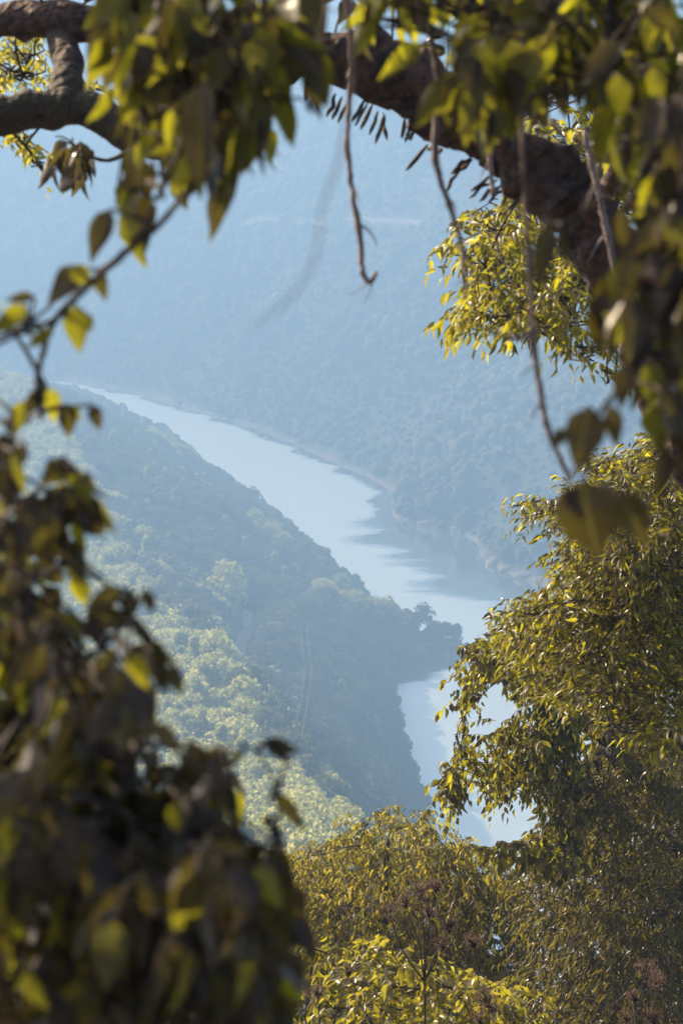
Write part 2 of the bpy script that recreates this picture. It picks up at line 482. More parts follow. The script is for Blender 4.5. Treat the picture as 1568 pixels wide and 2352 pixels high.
dCr, zCr, sCr = polydist(X, Y, CREST, CRESTZ)
right = (sCr > 0) == (SIDE_SIGN > 0)
order = np.argsort(np.where(vis, dep / SZ, 1e9))[:296]
order = order[vis[order]]
chosen = np.zeros(len(X), bool); chosen[order] = True

def hill_tree(x, y, z, s, k, rot, label, group, sx=1.0, sz=1.0):
    e = empty("forest_tree", (x, y, z - 0.3), label=label, cat="tree", group=group)
    e.scale = (s * sx, s * sx, s * sz); e.rotation_euler = (0, 0, rot)
    put(bpy.data.objects.new("crown", PROTO[k]), parent=e)
    put(bpy.data.objects.new("trunk", TRUNK), parent=e)
    return e
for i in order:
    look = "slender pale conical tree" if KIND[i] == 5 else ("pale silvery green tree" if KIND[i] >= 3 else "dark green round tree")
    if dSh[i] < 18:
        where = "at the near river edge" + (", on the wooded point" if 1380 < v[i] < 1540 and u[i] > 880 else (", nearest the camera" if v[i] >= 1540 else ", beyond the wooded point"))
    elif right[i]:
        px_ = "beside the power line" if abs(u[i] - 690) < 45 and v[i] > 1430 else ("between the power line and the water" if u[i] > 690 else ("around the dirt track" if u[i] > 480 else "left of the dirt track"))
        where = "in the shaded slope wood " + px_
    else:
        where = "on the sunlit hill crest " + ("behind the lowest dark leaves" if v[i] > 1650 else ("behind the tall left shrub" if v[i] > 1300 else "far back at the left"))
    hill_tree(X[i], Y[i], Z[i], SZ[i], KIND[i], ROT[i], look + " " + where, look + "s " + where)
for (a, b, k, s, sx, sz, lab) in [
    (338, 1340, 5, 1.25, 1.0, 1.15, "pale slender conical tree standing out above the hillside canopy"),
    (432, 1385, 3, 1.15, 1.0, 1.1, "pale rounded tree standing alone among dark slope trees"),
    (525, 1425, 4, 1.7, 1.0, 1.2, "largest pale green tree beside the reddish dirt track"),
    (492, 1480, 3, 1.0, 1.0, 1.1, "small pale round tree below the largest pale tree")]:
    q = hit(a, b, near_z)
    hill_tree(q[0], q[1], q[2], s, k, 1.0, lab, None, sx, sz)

def forest_stuff(name, P, K, Sx, R, label, cat, kinds):
    me = bpy.data.meshes.new(name)
    me.vertices.add(len(P)); me.vertices.foreach_set("co", np.asarray(P, np.float32).ravel())
    for nm, arr, ty in (("kind_of_tree", K, 'INT'), ("size", Sx, 'FLOAT'), ("turn", R, 'FLOAT')):
        a = me.attributes.new(nm, ty, 'POINT'); a.data.foreach_set("value", np.asarray(arr, np.int32 if ty == 'INT' else np.float32))
    o = put(bpy.data.objects.new(name, me), label=label, cat=cat, kind="stuff")
    ng = bpy.data.node_groups.new(name, 'GeometryNodeTree')
    ng.interface.new_socket("Geometry", in_out='INPUT', socket_type='NodeSocketGeometry')
    ng.interface.new_socket("Geometry", in_out='OUTPUT', socket_type='NodeSocketGeometry')
    N = ng.nodes; L = ng.links
    gi = N.new("NodeGroupInput"); go = N.new("NodeGroupOutput"); jn = N.new("GeometryNodeJoinGeometry")
    def attr(nm, ty):
        n = N.new("GeometryNodeInputNamedAttribute"); n.data_type = ty; n.inputs[0].default_value = nm
        return n.outputs[0]
    kk, ss, rr = attr("kind_of_tree", 'INT'), attr("size", 'FLOAT'), attr("turn", 'FLOAT')
    cx = N.new("ShaderNodeCombineXYZ"); L.new(rr, cx.inputs[2])
    for idx, src in kinds.items():
        cmp_ = N.new("FunctionNodeCompare"); cmp_.data_type = 'INT'; cmp_.operation = 'EQUAL'
        L.new(kk, cmp_.inputs[2]); cmp_.inputs[3].default_value = idx
        oi = N.new("GeometryNodeObjectInfo"); oi.inputs[0].default_value = src; oi.inputs[1].default_value = True
        ip = N.new("GeometryNodeInstanceOnPoints")
        L.new(gi.outputs[0], ip.inputs['Points']); L.new(cmp_.outputs[0], ip.inputs['Selection']); L.new(oi.outputs['Geometry'], ip.inputs['Instance'])
        L.new(cx.outputs[0], ip.inputs['Rotation']); L.new(ss, ip.inputs['Scale'])
        L.new(ip.outputs[0], jn.inputs[0])
    L.new(jn.outputs[0], go.inputs[0])
    mod = o.modifiers.new("scatter", 'NODES'); mod.node_group = ng
    for p in PROTO[:1]: me.materials.append(p.materials[0])
    return o

bx_, by_ = [], []
for (x0_, y0_), (x1_, y1_) in zip(NEAR_SHORE[1:-4], NEAR_SHORE[2:-3]):
    n_ = int(math.hypot(x1_ - x0_, y1_ - y0_) / 1.6)
    for t_ in np.linspace(0, 1, max(n_, 2)): bx_.append(x0_ + (x1_ - x0_) * t_ + rng.normal() * 1.6); by_.append(y0_ + (y1_ - y0_) * t_ + rng.normal() * 1.6)
bx_ = np.array(bx_); by_ = np.array(by_); bz_ = near_z(bx_, by_); k_ = (bz_ > .2) & (by_ < 1800); bx_, by_, bz_ = bx_[k_], by_[k_], bz_[k_]
SRC = {}
for o in COL.objects:
    if o.type == 'MESH' and o.data in PROTO and o.data.name not in SRC:
        SRC[o.data.name] = o
KINDS = {i: SRC[p.name] for i, p in enumerate(PROTO) if p.name in SRC}
r_ = ~chosen
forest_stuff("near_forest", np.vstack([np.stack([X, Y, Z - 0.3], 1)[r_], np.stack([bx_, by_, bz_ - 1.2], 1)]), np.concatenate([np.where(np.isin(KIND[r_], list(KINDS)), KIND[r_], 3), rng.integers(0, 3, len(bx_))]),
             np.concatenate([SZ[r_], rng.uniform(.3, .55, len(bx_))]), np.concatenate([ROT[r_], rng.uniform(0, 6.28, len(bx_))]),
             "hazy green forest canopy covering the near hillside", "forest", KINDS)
X, Y = scatter(-700, 620, 900, 2750, 6.4, 9)
rp = [hit(a, b, far_z, 1200, 3200) for a, b in ((565, 512), (640, 508), (760, 512), (860, 508), (965, 512))]
_dr, _, _ = polydist(X, Y, [(p[0], p[1]) for p in rp]); X, Y = X[_dr > 5.0], Y[_dr > 5.0]
Z = far_z(X, Y)
u, v, dep = proj(np.stack([X, Y, Z + 6], 1))
ok = (Z > 1.8 + 6 * vnoise(X / 30, Y / 30, 5)) & (u > -250) & (u < 1820) & (v > -200)
X, Y, Z = X[ok], Y[ok], Z[ok]
_u = X * .75 + Y * .65; _v = -X * .65 + Y * .75
FK = np.where(vnoise(_v / 90, _u / 240, 31) + .5 * vnoise(X / 30, Y / 30, 32) > 0.10, 3 + rng.integers(0, 2, len(X)), rng.integers(0, 3, len(X)))

# the far wood reads as one mass: one mesh of small lumpy crowns
import bmesh
bmi = bmesh.new(); bmesh.ops.create_icosphere(bmi, subdivisions=1, radius=1.0)
iv = np.array([v.co[:] for v in bmi.verts]); itr = np.array([[v.index for v in f.verts] for f in bmi.faces]); bmi.free()
keepf = iv[itr].mean(1)[:, 2] > -0.30
itr = itr[keepf]
used = np.unique(itr); remap = np.zeros(len(iv), int); remap[used] = np.arange(len(used)); iv = iv[used]; itr = remap[itr]
VAR = []
for k in range(12):
    rr = np.random.default_rng(k + 400)
    cen = nrm(rr.normal(size=(7, 3)) + [0, 0, .3])
    bump = np.max(np.exp(-3.0 * (1 - iv @ cen.T)), axis=1)
    VAR.append(iv * (0.72 + 0.42 * bump + rr.uniform(-.30, .30, len(iv)))[:, None] * np.array([4.6, 4.6, 4.9]) + np.array([0, 0, 4.6]))
def far_wood(name, sel, mat, label):
    n = len(sel); VV = np.zeros((n, len(iv), 3), np.float32)
    for j, i in enumerate(sel):
        s_ = FS[i]; a_ = FR[i]; w_ = VAR[i % 12]
        VV[j, :, 0] = X[i] + s_ * (w_[:, 0] * math.cos(a_) - w_[:, 1] * math.sin(a_))
        VV[j, :, 1] = Y[i] + s_ * (w_[:, 0] * math.sin(a_) + w_[:, 1] * math.cos(a_))
        VV[j, :, 2] = Z[i] - 1.5 + s_ * w_[:, 2]
    FF = (itr[None] + (np.arange(n) * len(iv))[:, None, None]).reshape(-1, 3)
    put(bpy.data.objects.new(name, mesh_from(name, VV.reshape(-1, 3), FF, mat, True)), kind="stuff", label=label, cat="forest")
FS = rng.choice([.45, .6, .75, 1.0, 1.35], len(X), p=[.25, .3, .25, .15, .05]) * .85 * rng.uniform(.85, 1.15, len(X)) * (1 + 0.9 * vnoise(X / 55, Y / 55, 77)); FR = rng.uniform(0, 6.28, len(X))
sel = np.arange(len(X))
far_wood("far_forest", sel[FK < 3], M_far1, "dark blue hazy forest covering the far mountainside")
far_wood("far_forest", sel[FK >= 3], M_far2, "paler trees mixed through the hazy forest of the far mountainside")


# ------------------------------------------------------------------ things on the slope: track, power line, boulders
def strip(name, pts3, width, fn, mat, lift=0.35):
    P = np.array(pts3)[:, :2]
    t = np.linspace(0, len(P) - 1, 24)
    Q = np.stack([np.interp(t, np.arange(len(P)), P[:, 0]), np.interp(t, np.arange(len(P)), P[:, 1])], 1)
    T = nrm(np.gradient(Q, axis=0)); N = np.stack([-T[:, 1], T[:, 0]], 1)
    V = []; F = []
    for k, o_ in enumerate((-1, -.4, .3, 1)):
        w_ = width / 2 * o_ * (1 + 0.35 * np.sin(t * 5 + k))
        A = Q + N * w_[:, None]
        V.append(np.column_stack([A, fn(A[:, 0], A[:, 1]) + lift]))
    V = np.concatenate(V); n = len(t)
    F = np.array([(k * n + i, k * n + i + 1, (k + 1) * n + i + 1, (k + 1) * n + i) for k in range(3) for i in range(n - 1)])
    return put(bpy.data.objects.new(name, mesh_from(name, V, F, mat, True)), kind="structure")
M_dirt = bark_mat("dirt", (0.20, 0.11, 0.07), (0.33, 0.21, 0.13), 0.4)
strip("dirt_track", TRACKW[0], 3.4, near_z, M_dirt)
M_road = bark_mat("road_cut", (0.15, 0.13, 0.11), (0.27, 0.23, 0.20), 0.2)
strip("road", rp, 4, far_z, M_road, 0.5)

M_pole = bark_mat("pole_wood", (0.10, 0.08, 0.07), (0.20, 0.17, 0.15), 3)
M_cable = bark_mat("cable_metal", (0.35, 0.35, 0.35), (0.5, 0.5, 0.5), 3, bump=0)
def power_line(spec, poles, label, off=0.9):
    b0 = poles[0]
    e = empty("power_line", tuple(b0), label=label, cat="power line")
    for q in poles:
        zg = float(near_z(np.array([q[0]]), np.array([q[1]]))[0])
        top = q[2] + 0.6
        v_, f_ = tube([(q[0], q[1], zg - .5), (q[0], q[1], (zg + top) / 2), (q[0], q[1], top)], [0.2, 0.17, 0.13], 8)
        o = put(bpy.data.objects.new("pole", mesh_from("pole", v_ - b0, f_, M_pole)), parent=e)
        a_ = nrm(np.array([poles[-1][1] - b0[1], -(poles[-1][0] - b0[0]), 0])) * (off + .3)
        v_, f_ = tube([np.array(q) - a_ - b0, np.array(q) - b0, np.array(q) + a_ - b0], [0.08] * 3, 6)
        put(bpy.data.objects.new("crossarm", mesh_from("crossarm", v_, f_, M_pole)), parent=e)
    for sgn in (-1, 1):
        a_ = nrm(np.array([poles[-1][1] - b0[1], -(poles[-1][0] - b0[0]), 0])) * off * sgn
        C_ = []
        for i in range(len(poles) - 1):
            A_, B_ = np.array(poles[i]), np.array(poles[i + 1])
            for t in np.linspace(0, 1, 14):
                C_.append(A_ * (1 - t) + B_ * t + a_ - np.array([0, 0, 4 * 2.0 * t * (1 - t)]) + np.array([0, 0, .15]) - b0)
        v_, f_ = tube(np.array(C_) , [0.028] * len(C_), 5)
        put(bpy.data.objects.new("cable", mesh_from("cable", v_, f_, M_cable)), parent=e)
def overhead(px, py, d):
    return pt(px, py, d)
power_line(None, [overhead(628, 1965, 395), overhead(692, 1640, 560), overhead(708, 1530, 640), overhead(697, 1432, 720)], "power line of two thin pale cables climbing the wooded river slope")
M_rock = bark_mat("boulder_rock", (0.16, 0.11, 0.09), (0.34, 0.25, 0.20), 0.7)
import bmesh as _b
def boulder(x, y, z, r, seed, label, group):
    b_ = _b.new(); _b.ops.create_icosphere(b_, subdivisions=2, radius=1)
    rr = np.random.default_rng(seed); c_ = nrm(rr.normal(size=(6, 3)))
    for v in b_.verts:
        n = np.array(v.co[:]); k = 1.0
        for q in c_: k = min(k, 0.78 / max(n @ q, 0.05) if n @ q > 0.6 else k)
        v.co = Vector(n * k * (1 + rr.uniform(-.04, .04)) * np.array([r * 1.5, r, r * .7]))
    me = bpy.data.meshes.new("boulder"); b_.to_mesh(me); b_.free(); me.materials.append(M_rock)
    o = bpy.data.objects.new("boulder", me); o.location = (x, y, z); o.rotation_euler = (0, 0, rr.uniform(0, 3))
    put(o, label=label, cat="rock", group=group)
for i, (a, b_, r) in enumerate([(1070, 1492, 2.2), (1052, 1494, 3.0), (1035, 1499, 2.6), (1018, 1504, 2.4)]):
    q = on_water(a, b_); boulder(q[0], q[1], 0.4, r, i, ["rock at the very tip of the wooded point in the river", "large rock just behind the tip of the wooded point", "third rock from the tip of the wooded point", "rock of the wooded point farthest from its tip"][i], "rocks on the wooded point")
for i, (a, b_, r) in enumerate([(170, 872, 4.5), (190, 876, 5.5), (215, 879, 6), (240, 884, 4.5), (262, 889, 4)]):
    q = on_water(a, b_ - 2); boulder(q[0], q[1], 1.0, r, 20 + i, ["first", "second", "third", "fourth", "fifth"][i] + " boulder from the left on the far bank where the river disappears", "boulders on the far bank")
for i, (a, b_, r) in enumerate([(940, 1203, 3.2), (975, 1209, 3.8), (1010, 1213, 3), (1050, 1222, 3.5), (1130, 1298, 4), (1165, 1313, 3.6), (1205, 1329, 4), (1235, 1337, 3)]):
    q = on_water(a, b_ - 1); boulder(q[0], q[1], 0.8, r, 40 + i, ["first", "second", "third", "fourth", "fifth", "sixth", "seventh", "eighth"][i] + " boulder from the left along the bank above the dark reflection", "boulders by the dark reflection")

# ------------------------------------------------------------------ leaves
def leaf_shape(nl, nw, width, curl, fold, tip=1.6, wave=0.0, seed=0):
    """a blade along +Y (0..1), face towards +Z, folded along its midrib"""
    V = []; F = []
    for i in range(nl + 1):
        t = i / nl
        w_ = width * (math.sin(math.pi * min(1, t) ** 0.72) ** 0.85) * (1 - 0.35 * t ** tip) if 0 < i < nl else (0.004 if i == nl else 0.012)
        for j in range(nw + 1):
            u_ = (j / nw - .5) * 2
            z = fold * abs(u_) * w_ - curl * t * t + wave * math.sin(t * 9 + seed + u_) * w_ * 0.5
            V.append((u_ * w_ / 2, t, z))
    for i in range(nl):
        for j in range(nw):
            a_ = i * (nw + 1) + j
            F.append((a_, a_ + 1, a_ + nw + 2, a_ + nw + 1))
    return np.array(V), np.array(F)

class Leaves:
    def __init__(self):
        self.p = []; self.ax = []; self.n = []; self.s = []; self.w = []
    def add(self, p, ax, n, s, w=1.0):
        self.p.append(p); self.ax.append(ax); self.n.append(n); self.s.append(s); self.w.append(w)
    def prune(self, start, polys, jit):
        """drop leaves that strayed outside the plant's outline"""
        if len(self.p) <= start: return
        P = np.array(self.p[start:]) + nrm(np.array(self.ax[start:])) * (np.array(self.s[start:]) * .5)[:, None]
        u_, v_, d_ = proj(P)
        u_ = u_ + rng.normal(size=len(u_)) * jit; v_ = v_ + rng.normal(size=len(u_)) * jit
        k = np.zeros(len(u_), bool)
        for po in polys: k |= inpoly(u_, v_, po)
        for nm in ("p", "ax", "n", "s", "w"):
            a_ = getattr(self, nm); setattr(self, nm, a_[:start] + [x for x, y in zip(a_[start:], k) if y])
    def arrays(self):
        P = np.array(self.p); A = nrm(np.array(self.ax)); N = np.array(self.n)
        N = nrm(N - (N * A).sum(1)[:, None] * A); Xx = np.cross(A, N)
        return P, A, N, Xx, np.array(self.s), np.array(self.w)

def build_leaves(lv, root, loc, shapes, stuff_shape, mats, limit=300, part="leaf"):
    """the leaves that show largest become parts of their own, the rest one part of that plant"""
    if not lv.p: return
    P, A, N, Xx, s_, w_ = lv.arrays()
    mid = P + A * (s_ * .5)[:, None]
    u_, v_, d_ = proj(mid)
    inside = (u_ > -60) & (u_ < 1628) & (v_ > -60) & (v_ < 2412)
    score = np.where(inside, s_ / np.maximum(d_, .3), -1) * (1.0 + 0.0 * d_)
    # nearer leaves hide those behind them: rank by nearness among equals
    score = score * (1 + 0.6 * (d_.max() - d_) / (np.ptp(d_) + 1e-6))
    order = np.argsort(-score)
    top = [i for i in order[:limit] if score[i] > 0]
    rest = np.setdiff1d(np.arange(len(P)), top)
    def leafuv(me, arr):
        a_ = me.attributes.new("leafuv", 'FLOAT_VECTOR', 'POINT'); b_ = np.array(arr, np.float32).copy(); b_[:, 2] = 1; a_.data.foreach_set("vector", b_.ravel()); return me
    meshes = [[leafuv(mesh_from(part, V, F, m, True), V) for V, F in shapes] for m in mats]
    for i in top:
        me = meshes[i % len(mats)][(i // 3) % len(shapes)]
        o = bpy.data.objects.new(part, me)
        M = np.eye(4); M[:3, 0] = Xx[i] * s_[i] * w_[i]; M[:3, 1] = A[i] * s_[i]; M[:3, 2] = N[i] * s_[i]; M[:3, 3] = P[i] - loc
        from mathutils import Matrix
        o.parent = root
        o.matrix_local = Matrix(M.tolist())
        COL.objects.link(o)
    for k, m in enumerate(mats):
        sel = rest[rest % len(mats) == k]
        if not len(sel): continue
        V, F = stuff_shape
        W = (P[sel] - loc)[:, None, :] + (V[None, :, 0:1] * w_[sel][:, None, None] * Xx[sel][:, None, :] + V[None, :, 1:2] * A[sel][:, None, :] + V[None, :, 2:3] * N[sel][:, None, :]) * s_[sel][:, None, None]
        FF = (F[None] + (np.arange(len(sel)) * len(V))[:, None, None]).reshape(-1, F.shape[1])
        put(bpy.data.objects.new("foliage", leafuv(mesh_from("foliage", W.reshape(-1, 3), FF, m, True), np.tile(V, (len(sel), 1)))), parent=root, kind="stuff")

class Wood:
    """many thin shoots, collected and turned into one part"""
    def __init__(self): self.c = {}
    def add(self, P, R, n=4):
        self.c.setdefault((len(P), n), []).append((np.asarray(P, float), np.asarray(R, float)))
    def prune(self, polys, jit):
        for key, L_ in self.c.items():
            tips = np.array([c[0][-1] for c in L_]); u_, v_, _ = proj(tips)
            u_ = u_ + rng.normal(size=len(u_)) * jit; v_ = v_ + rng.normal(size=len(u_)) * jit
            k = np.zeros(len(u_), bool)
            for po in polys: k |= inpoly(u_, v_, po)
            self.c[key] = [c for c, y in zip(L_, k) if y]
    def build(self, root, loc, mat, name="twigs"):
        VS = []; FS_ = []; base = 0
        for (m, n), L_ in self.c.items():
            if not L_: continue
            P = np.array([c[0] for c in L_]); R = np.array([c[1] for c in L_])
            T = nrm(np.gradient(P, axis=1)); ref = np.array([0.31, 0.17, 0.93])
            A_ = nrm(np.cross(T, ref)); B_ = np.cross(T, A_)
            an = np.arange(n) * 2 * math.pi / n
            V = P[:, :, None, :] + R[:, :, None, None] * (np.cos(an)[None, None, :, None] * A_[:, :, None, :] + np.sin(an)[None, None, :, None] * B_[:, :, None, :])
            f1 = np.array([(i * n + k, i * n + (k + 1) % n, (i + 1) * n + (k + 1) % n, (i + 1) * n + k) for i in range(m - 1) for k in range(n)])
            F = (f1[None] + (np.arange(len(L_)) * m * n)[:, None, None]).reshape(-1, 4) + base
            VS.append(V.reshape(-1, 3)); FS_.append(F); base += len(L_) * m * n
        if not VS: return
        put(bpy.data.objects.new(name, mesh_from(name, np.concatenate(VS) - loc, np.concatenate(FS_), mat, True)), parent=root, kind="stuff")

def smooth(P, R, k=6, wob=0.0, seed=0):
    """Catmull-Rom through the points"""
    P = np.asarray(P, float); R = np.asarray(R, float)
    Q = np.vstack([2 * P[0] - P[1], P, 2 * P[-1] - P[-2]])
    out = []; ro = []
    rr = np.random.default_rng(seed)
    for i in range(len(P) - 1):
        for j in range(k):
            t = j / k
            a_, b_, c_, d_ = Q[i], Q[i + 1], Q[i + 2], Q[i + 3]
            out.append(0.5 * ((2 * b_) + (-a_ + c_) * t + (2 * a_ - 5 * b_ + 4 * c_ - d_) * t * t + (-a_ + 3 * b_ - 3 * c_ + d_) * t ** 3)); ro.append(R[i] * (1 - t) + R[i + 1] * t)
    out.append(P[-1]); ro.append(R[-1])
    out = np.array(out); ro = np.array(ro)
    if wob: out = out + rr.normal(size=out.shape) * wob * ro[:, None]; ro = ro * (1 + rr.normal(size=len(ro)) * wob * .5)
    return out, ro

def limb(root, loc, name, pts, mat, n=12, k=8, wob=0.06, seed=1, rough=0.0):
    """pts: (px, py, depth, radius in px)"""
    P = [pt(a, b, d) for a, b, d, r in pts]; R = [r * d / FPX * (.86 if r > 35 else 1) for a, b, d, r in pts]
    P, R = smooth(P, R, k, wob, seed)
    v_, f_ = tube(P, R, n)
    if rough:
        c_ = np.repeat(P, n, 0); dv = v_ - c_
        h_ = np.array([vnoise(v_[:, 0] * 9 + v_[:, 2] * 5, v_[:, 1] * 9 + v_[:, 2] * 9, 3), vnoise(v_[:, 0] * 23, v_[:, 2] * 23 + v_[:, 1] * 11, 4)])
        v_ = c_ + dv * (1 + rough * (h_[0] * 1.4 + h_[1] * 0.9))[:, None]
    put(bpy.data.objects.new(name, mesh_from(name, v_ - loc, f_, mat, True)), parent=root)
    return P, R

DOWN = np.array([0, 0, -1.0])
def rv(s=1.0): return rng.normal(size=3) * s

def sprig(lv, wd_, p0, dr, L, n, size, droop=0.3, hang=0.5, w=1.0, rad=0.0025, flat=0.6, jit=0.35, size_var=0.25, polys=None, pj=10):
    dr = dr / math.sqrt(float(dr @ dr) + 1e-12)
    if polys is not None:      # keep the spray only where its middle lies inside the plant's outline
        m_ = p0 + dr * L * .6 + DOWN * (droop * L * .36 + hang * size * .4)
        u_, v_, _ = proj(m_[None]); u_ = u_ + rng.normal() * pj; v_ = v_ + rng.normal() * pj
        if not any(inpoly(u_, v_, po)[0] for po in polys): return
    T = np.linspace(0, 1, 4)
    if wd_ is not None: wd_.add(p0 + dr * L * T[:, None] + DOWN * (droop * L * T ** 2)[:, None], np.linspace(rad, rad * .4, 4), 3)
    t = ((np.arange(n) + .8) / n)[:, None]
    q = p0 + dr * L * t + DOWN * droop * L * t * t
    tg = nrm(dr + DOWN * 2 * droop * t)
    sd = nrm(np.cross(tg, [0.02, 0.01, 1.0])) * np.where(np.arange(n) % 2, 1, -1)[:, None]
    fl = np.full((n, 1), flat); fl[-1] = 0
    ax = nrm(tg * .55 + sd * fl + DOWN * hang + rng.normal(size=(n, 3)) * jit * .5)
    nr_ = np.array([0, 0, 1.0]) * (1 - min(hang, .8)) + sd * .4 * hang + rng.normal(size=(n, 3)) * jit
    lv.p += list(q + ax * size * .06); lv.ax += list(ax); lv.n += list(nr_)
    lv.s += list(size * (1 + rng.uniform(-size_var, size_var, n))); lv.w += [w] * n

def region_pts(poly, d0, d1, n):
    a_ = np.array(poly, float); m = n * 6 + 50
    x_ = rng.uniform(a_[:, 0].min(), a_[:, 0].max(), m); y_ = rng.uniform(a_[:, 1].min(), a_[:, 1].max(), m); d_ = rng.uniform(d0, d1, m)
    k = np.flatnonzero(inpoly(x_, y_, poly))[:n]
    return np.array([pt(x_[i], y_[i], d_[i]) for i in k])

def link(wd_, p, nodes, rad, sag=0.12):
    """a thin shoot from the nearest point of the main stems to p"""
    d_ = np.linalg.norm(nodes - p, axis=1); q = nodes[int(np.argmin(d_))]
    m_ = (p + q) / 2 + np.array([0, 0, sag * d_.min()]) + rv(.04 * d_.min())
    t = np.linspace(0, 1, 6)[:, None]
    C_ = q * (1 - t) ** 2 + 2 * m_ * t * (1 - t) + p * t * t
    wd_.add(C_, np.linspace(rad * 1.6, rad, 6), 5)
    return nrm(p - m_)

TOCAM = lambda p: nrm(CAM - p)
def xleaf(lv, bx, by, tx, ty, d, wr, mode="face", dd=0.0, yaw=0.0):
    """one leaf seen from base (bx,by) to tip (tx,ty); wr = width / length relative to the blade's own"""
    p = pt(bx, by, d); q = pt(tx, ty, d + dd); ax = q - p
    if mode == "glint": n = nrm(S + TOCAM(p))
    else:
        n = TOCAM(p) + yaw * np.cross(nrm(ax), TOCAM(p)) + rv(.12)
    lv.add(p, ax, n, np.linalg.norm(ax), wr)

# leaf materials
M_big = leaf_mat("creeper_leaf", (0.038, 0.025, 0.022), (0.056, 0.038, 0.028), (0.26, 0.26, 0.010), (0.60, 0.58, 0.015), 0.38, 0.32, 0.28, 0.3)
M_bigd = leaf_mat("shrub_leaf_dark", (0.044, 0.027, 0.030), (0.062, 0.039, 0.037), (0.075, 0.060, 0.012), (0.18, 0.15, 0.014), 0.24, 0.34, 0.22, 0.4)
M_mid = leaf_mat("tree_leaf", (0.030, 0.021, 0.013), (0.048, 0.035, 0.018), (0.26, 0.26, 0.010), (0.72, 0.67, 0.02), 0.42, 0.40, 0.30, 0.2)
M_weep = leaf_mat("weeping_leaf", (0.042, 0.029, 0.016), (0.068, 0.049, 0.022), (0.28, 0.23, 0.013), (0.66, 0.56, 0.03), 0.42, 0.40, 0.32, 0.2)
M_yel = leaf_mat("shrub_leaf_yellow", (0.065, 0.052, 0.014), (0.10, 0.08, 0.022), (0.30, 0.26, 0.012), (0.50, 0.44, 0.025), 0.42, 0.36, 0.5, 0.25)
M_fine = leaf_mat("fine_leaf", (0.10, 0.09, 0.02), (0.15, 0.13, 0.03), (0.52, 0.48, 0.02), (0.62, 0.56, 0.04), 0.48, 0.4, 0.45, 0.1)
M_shade = leaf_mat("tree_leaf_shade_tone", (0.024, 0.014, 0.017), (0.036, 0.023, 0.022), (0.12, 0.10, 0.010), (0.30, 0.25, 0.018), 0.34, 0.34, 0.25, 0.2)  # darker copy of the tree leaf: shade put into the leaf colour
M_dry = leaf_mat("dry_flower", (0.20, 0.115, 0.095), (0.30, 0.18, 0.15), (0.22, 0.11, 0.08), (0.30, 0.17, 0.12), 0.35, 0.7, 0.2)
M_lb = bark_mat("limb_bark", (0.020, 0.010, 0.009), (0.110, 0.052, 0.040), 26, None, 0.9)
M_lbm = bark_mat("mossy_limb_bark", (0.018, 0.010, 0.009), (0.075, 0.042, 0.032), 22, (0.040, 0.029, 0.010), 0.9)
M_vine = bark_mat("vine_bark", (0.14, 0.10, 0.10), (0.30, 0.22, 0.20), 30, None, 0.5)
M_vinep = bark_mat("vine_bark_pale", (0.26, 0.20, 0.17), (0.42, 0.33, 0.28), 30, None, 0.4)
M_twig = bark_mat("twig_bark", (0.024, 0.014, 0.012), (0.055, 0.034, 0.028), 40, None, 0.3)
M_root = bark_mat("epiphyte_blade", (0.030, 0.020, 0.020), (0.06, 0.04, 0.035), 40, None, 0.3)

BROAD = [leaf_shape(6, 2, 0.54, 0.22, 0.20, 1.6, .15, 0), leaf_shape(6, 2, 0.46, 0.10, 0.35, 1.4, .2, 2), leaf_shape(6, 2, 0.60, 0.35, 0.12, 1.8, .2, 4)]
BROADS = leaf_shape(4, 2, 0.62, 0.2, 0.25)
NARROW = [leaf_shape(4, 2, 0.34, 0.25, 0.30), leaf_shape(4, 2, 0.30, 0.40, 0.25), leaf_shape(4, 2, 0.38, 0.12, 0.35)]
NARROWS = leaf_shape(3, 2, 0.34, 0.28, 0.3)
OVAL = [leaf_shape(5, 2, 0.52, 0.2, 0.25), leaf_shape(5, 2, 0.46, 0.35, 0.2), leaf_shape(5, 2, 0.58, 0.1, 0.3)]
OVALS = leaf_shape(3, 2, 0.50, 0.22, 0.28)

# ------------------------------------------------------------------ the tree whose limb arches over the view
AT_BASE = np.array([2.6, 9.0, float(near_z(np.array([2.6]), np.array([9.0]))[0])])
arch = empty("arching_tree", tuple(AT_BASE), label="dark mossy tree whose thick limb arches over the whole view", cat="tree")
tr = [AT_BASE + [0, 0, -.4], AT_BASE + [-.05, -.1, 2.0], AT_BASE + [-.2, -.3, 4.0], pt(1720, 1250, 8.3)]
P_, R_ = smooth(tr, [.30, .24, .20, .17], 8, .03)
v_, f_ = tube(P_, R_, 12)
put(bpy.data.objects.new("trunk", mesh_from("trunk", v_ - AT_BASE, f_, M_lbm, True)), parent=arch)
archP, archR = limb(arch, AT_BASE, "limb", [(1720, 1250, 8.3, 112), (1600, 980, 8.2, 100), (1470, 740, 8.1, 84), (1385, 590, 8.0, 80), (1305, 465, 8.0, 82), (1205, 368, 8.0, 80), (1080, 285, 8.0, 80),
    (950, 196, 8.0, 76), (830, 136, 8.0, 74), (700, 112, 8.0, 70), (540, 80, 8.1, 62), (300, 62, 8.2, 54), (60, 44, 8.3, 50), (-300, 20, 8.5, 48)], M_lb, 20, 14, 0.012, 3, 0.55)
limb(arch, AT_BASE, "limb", [(690, 118, 8.0, 50), (600, 190, 7.9, 48), (470, 300, 7.9, 46), (380, 330, 8.0, 44), (290, 300, 8.0, 46), (190, 255, 8.0, 50), (80, 250, 8.0, 46), (-60, 262, 8.0, 48), (-400, 240, 8.0, 50)], M_lbm, 18, 14, 0.012, 5, 0.5)
limb(arch, AT_BASE, "branch", [(122, 40, 8.3, 36), (146, 110, 8.2, 38), (158, 180, 8.08, 42), (150, 245, 8.02, 46)], M_lbm, 14, 8, 0.0, 6, 0.25)
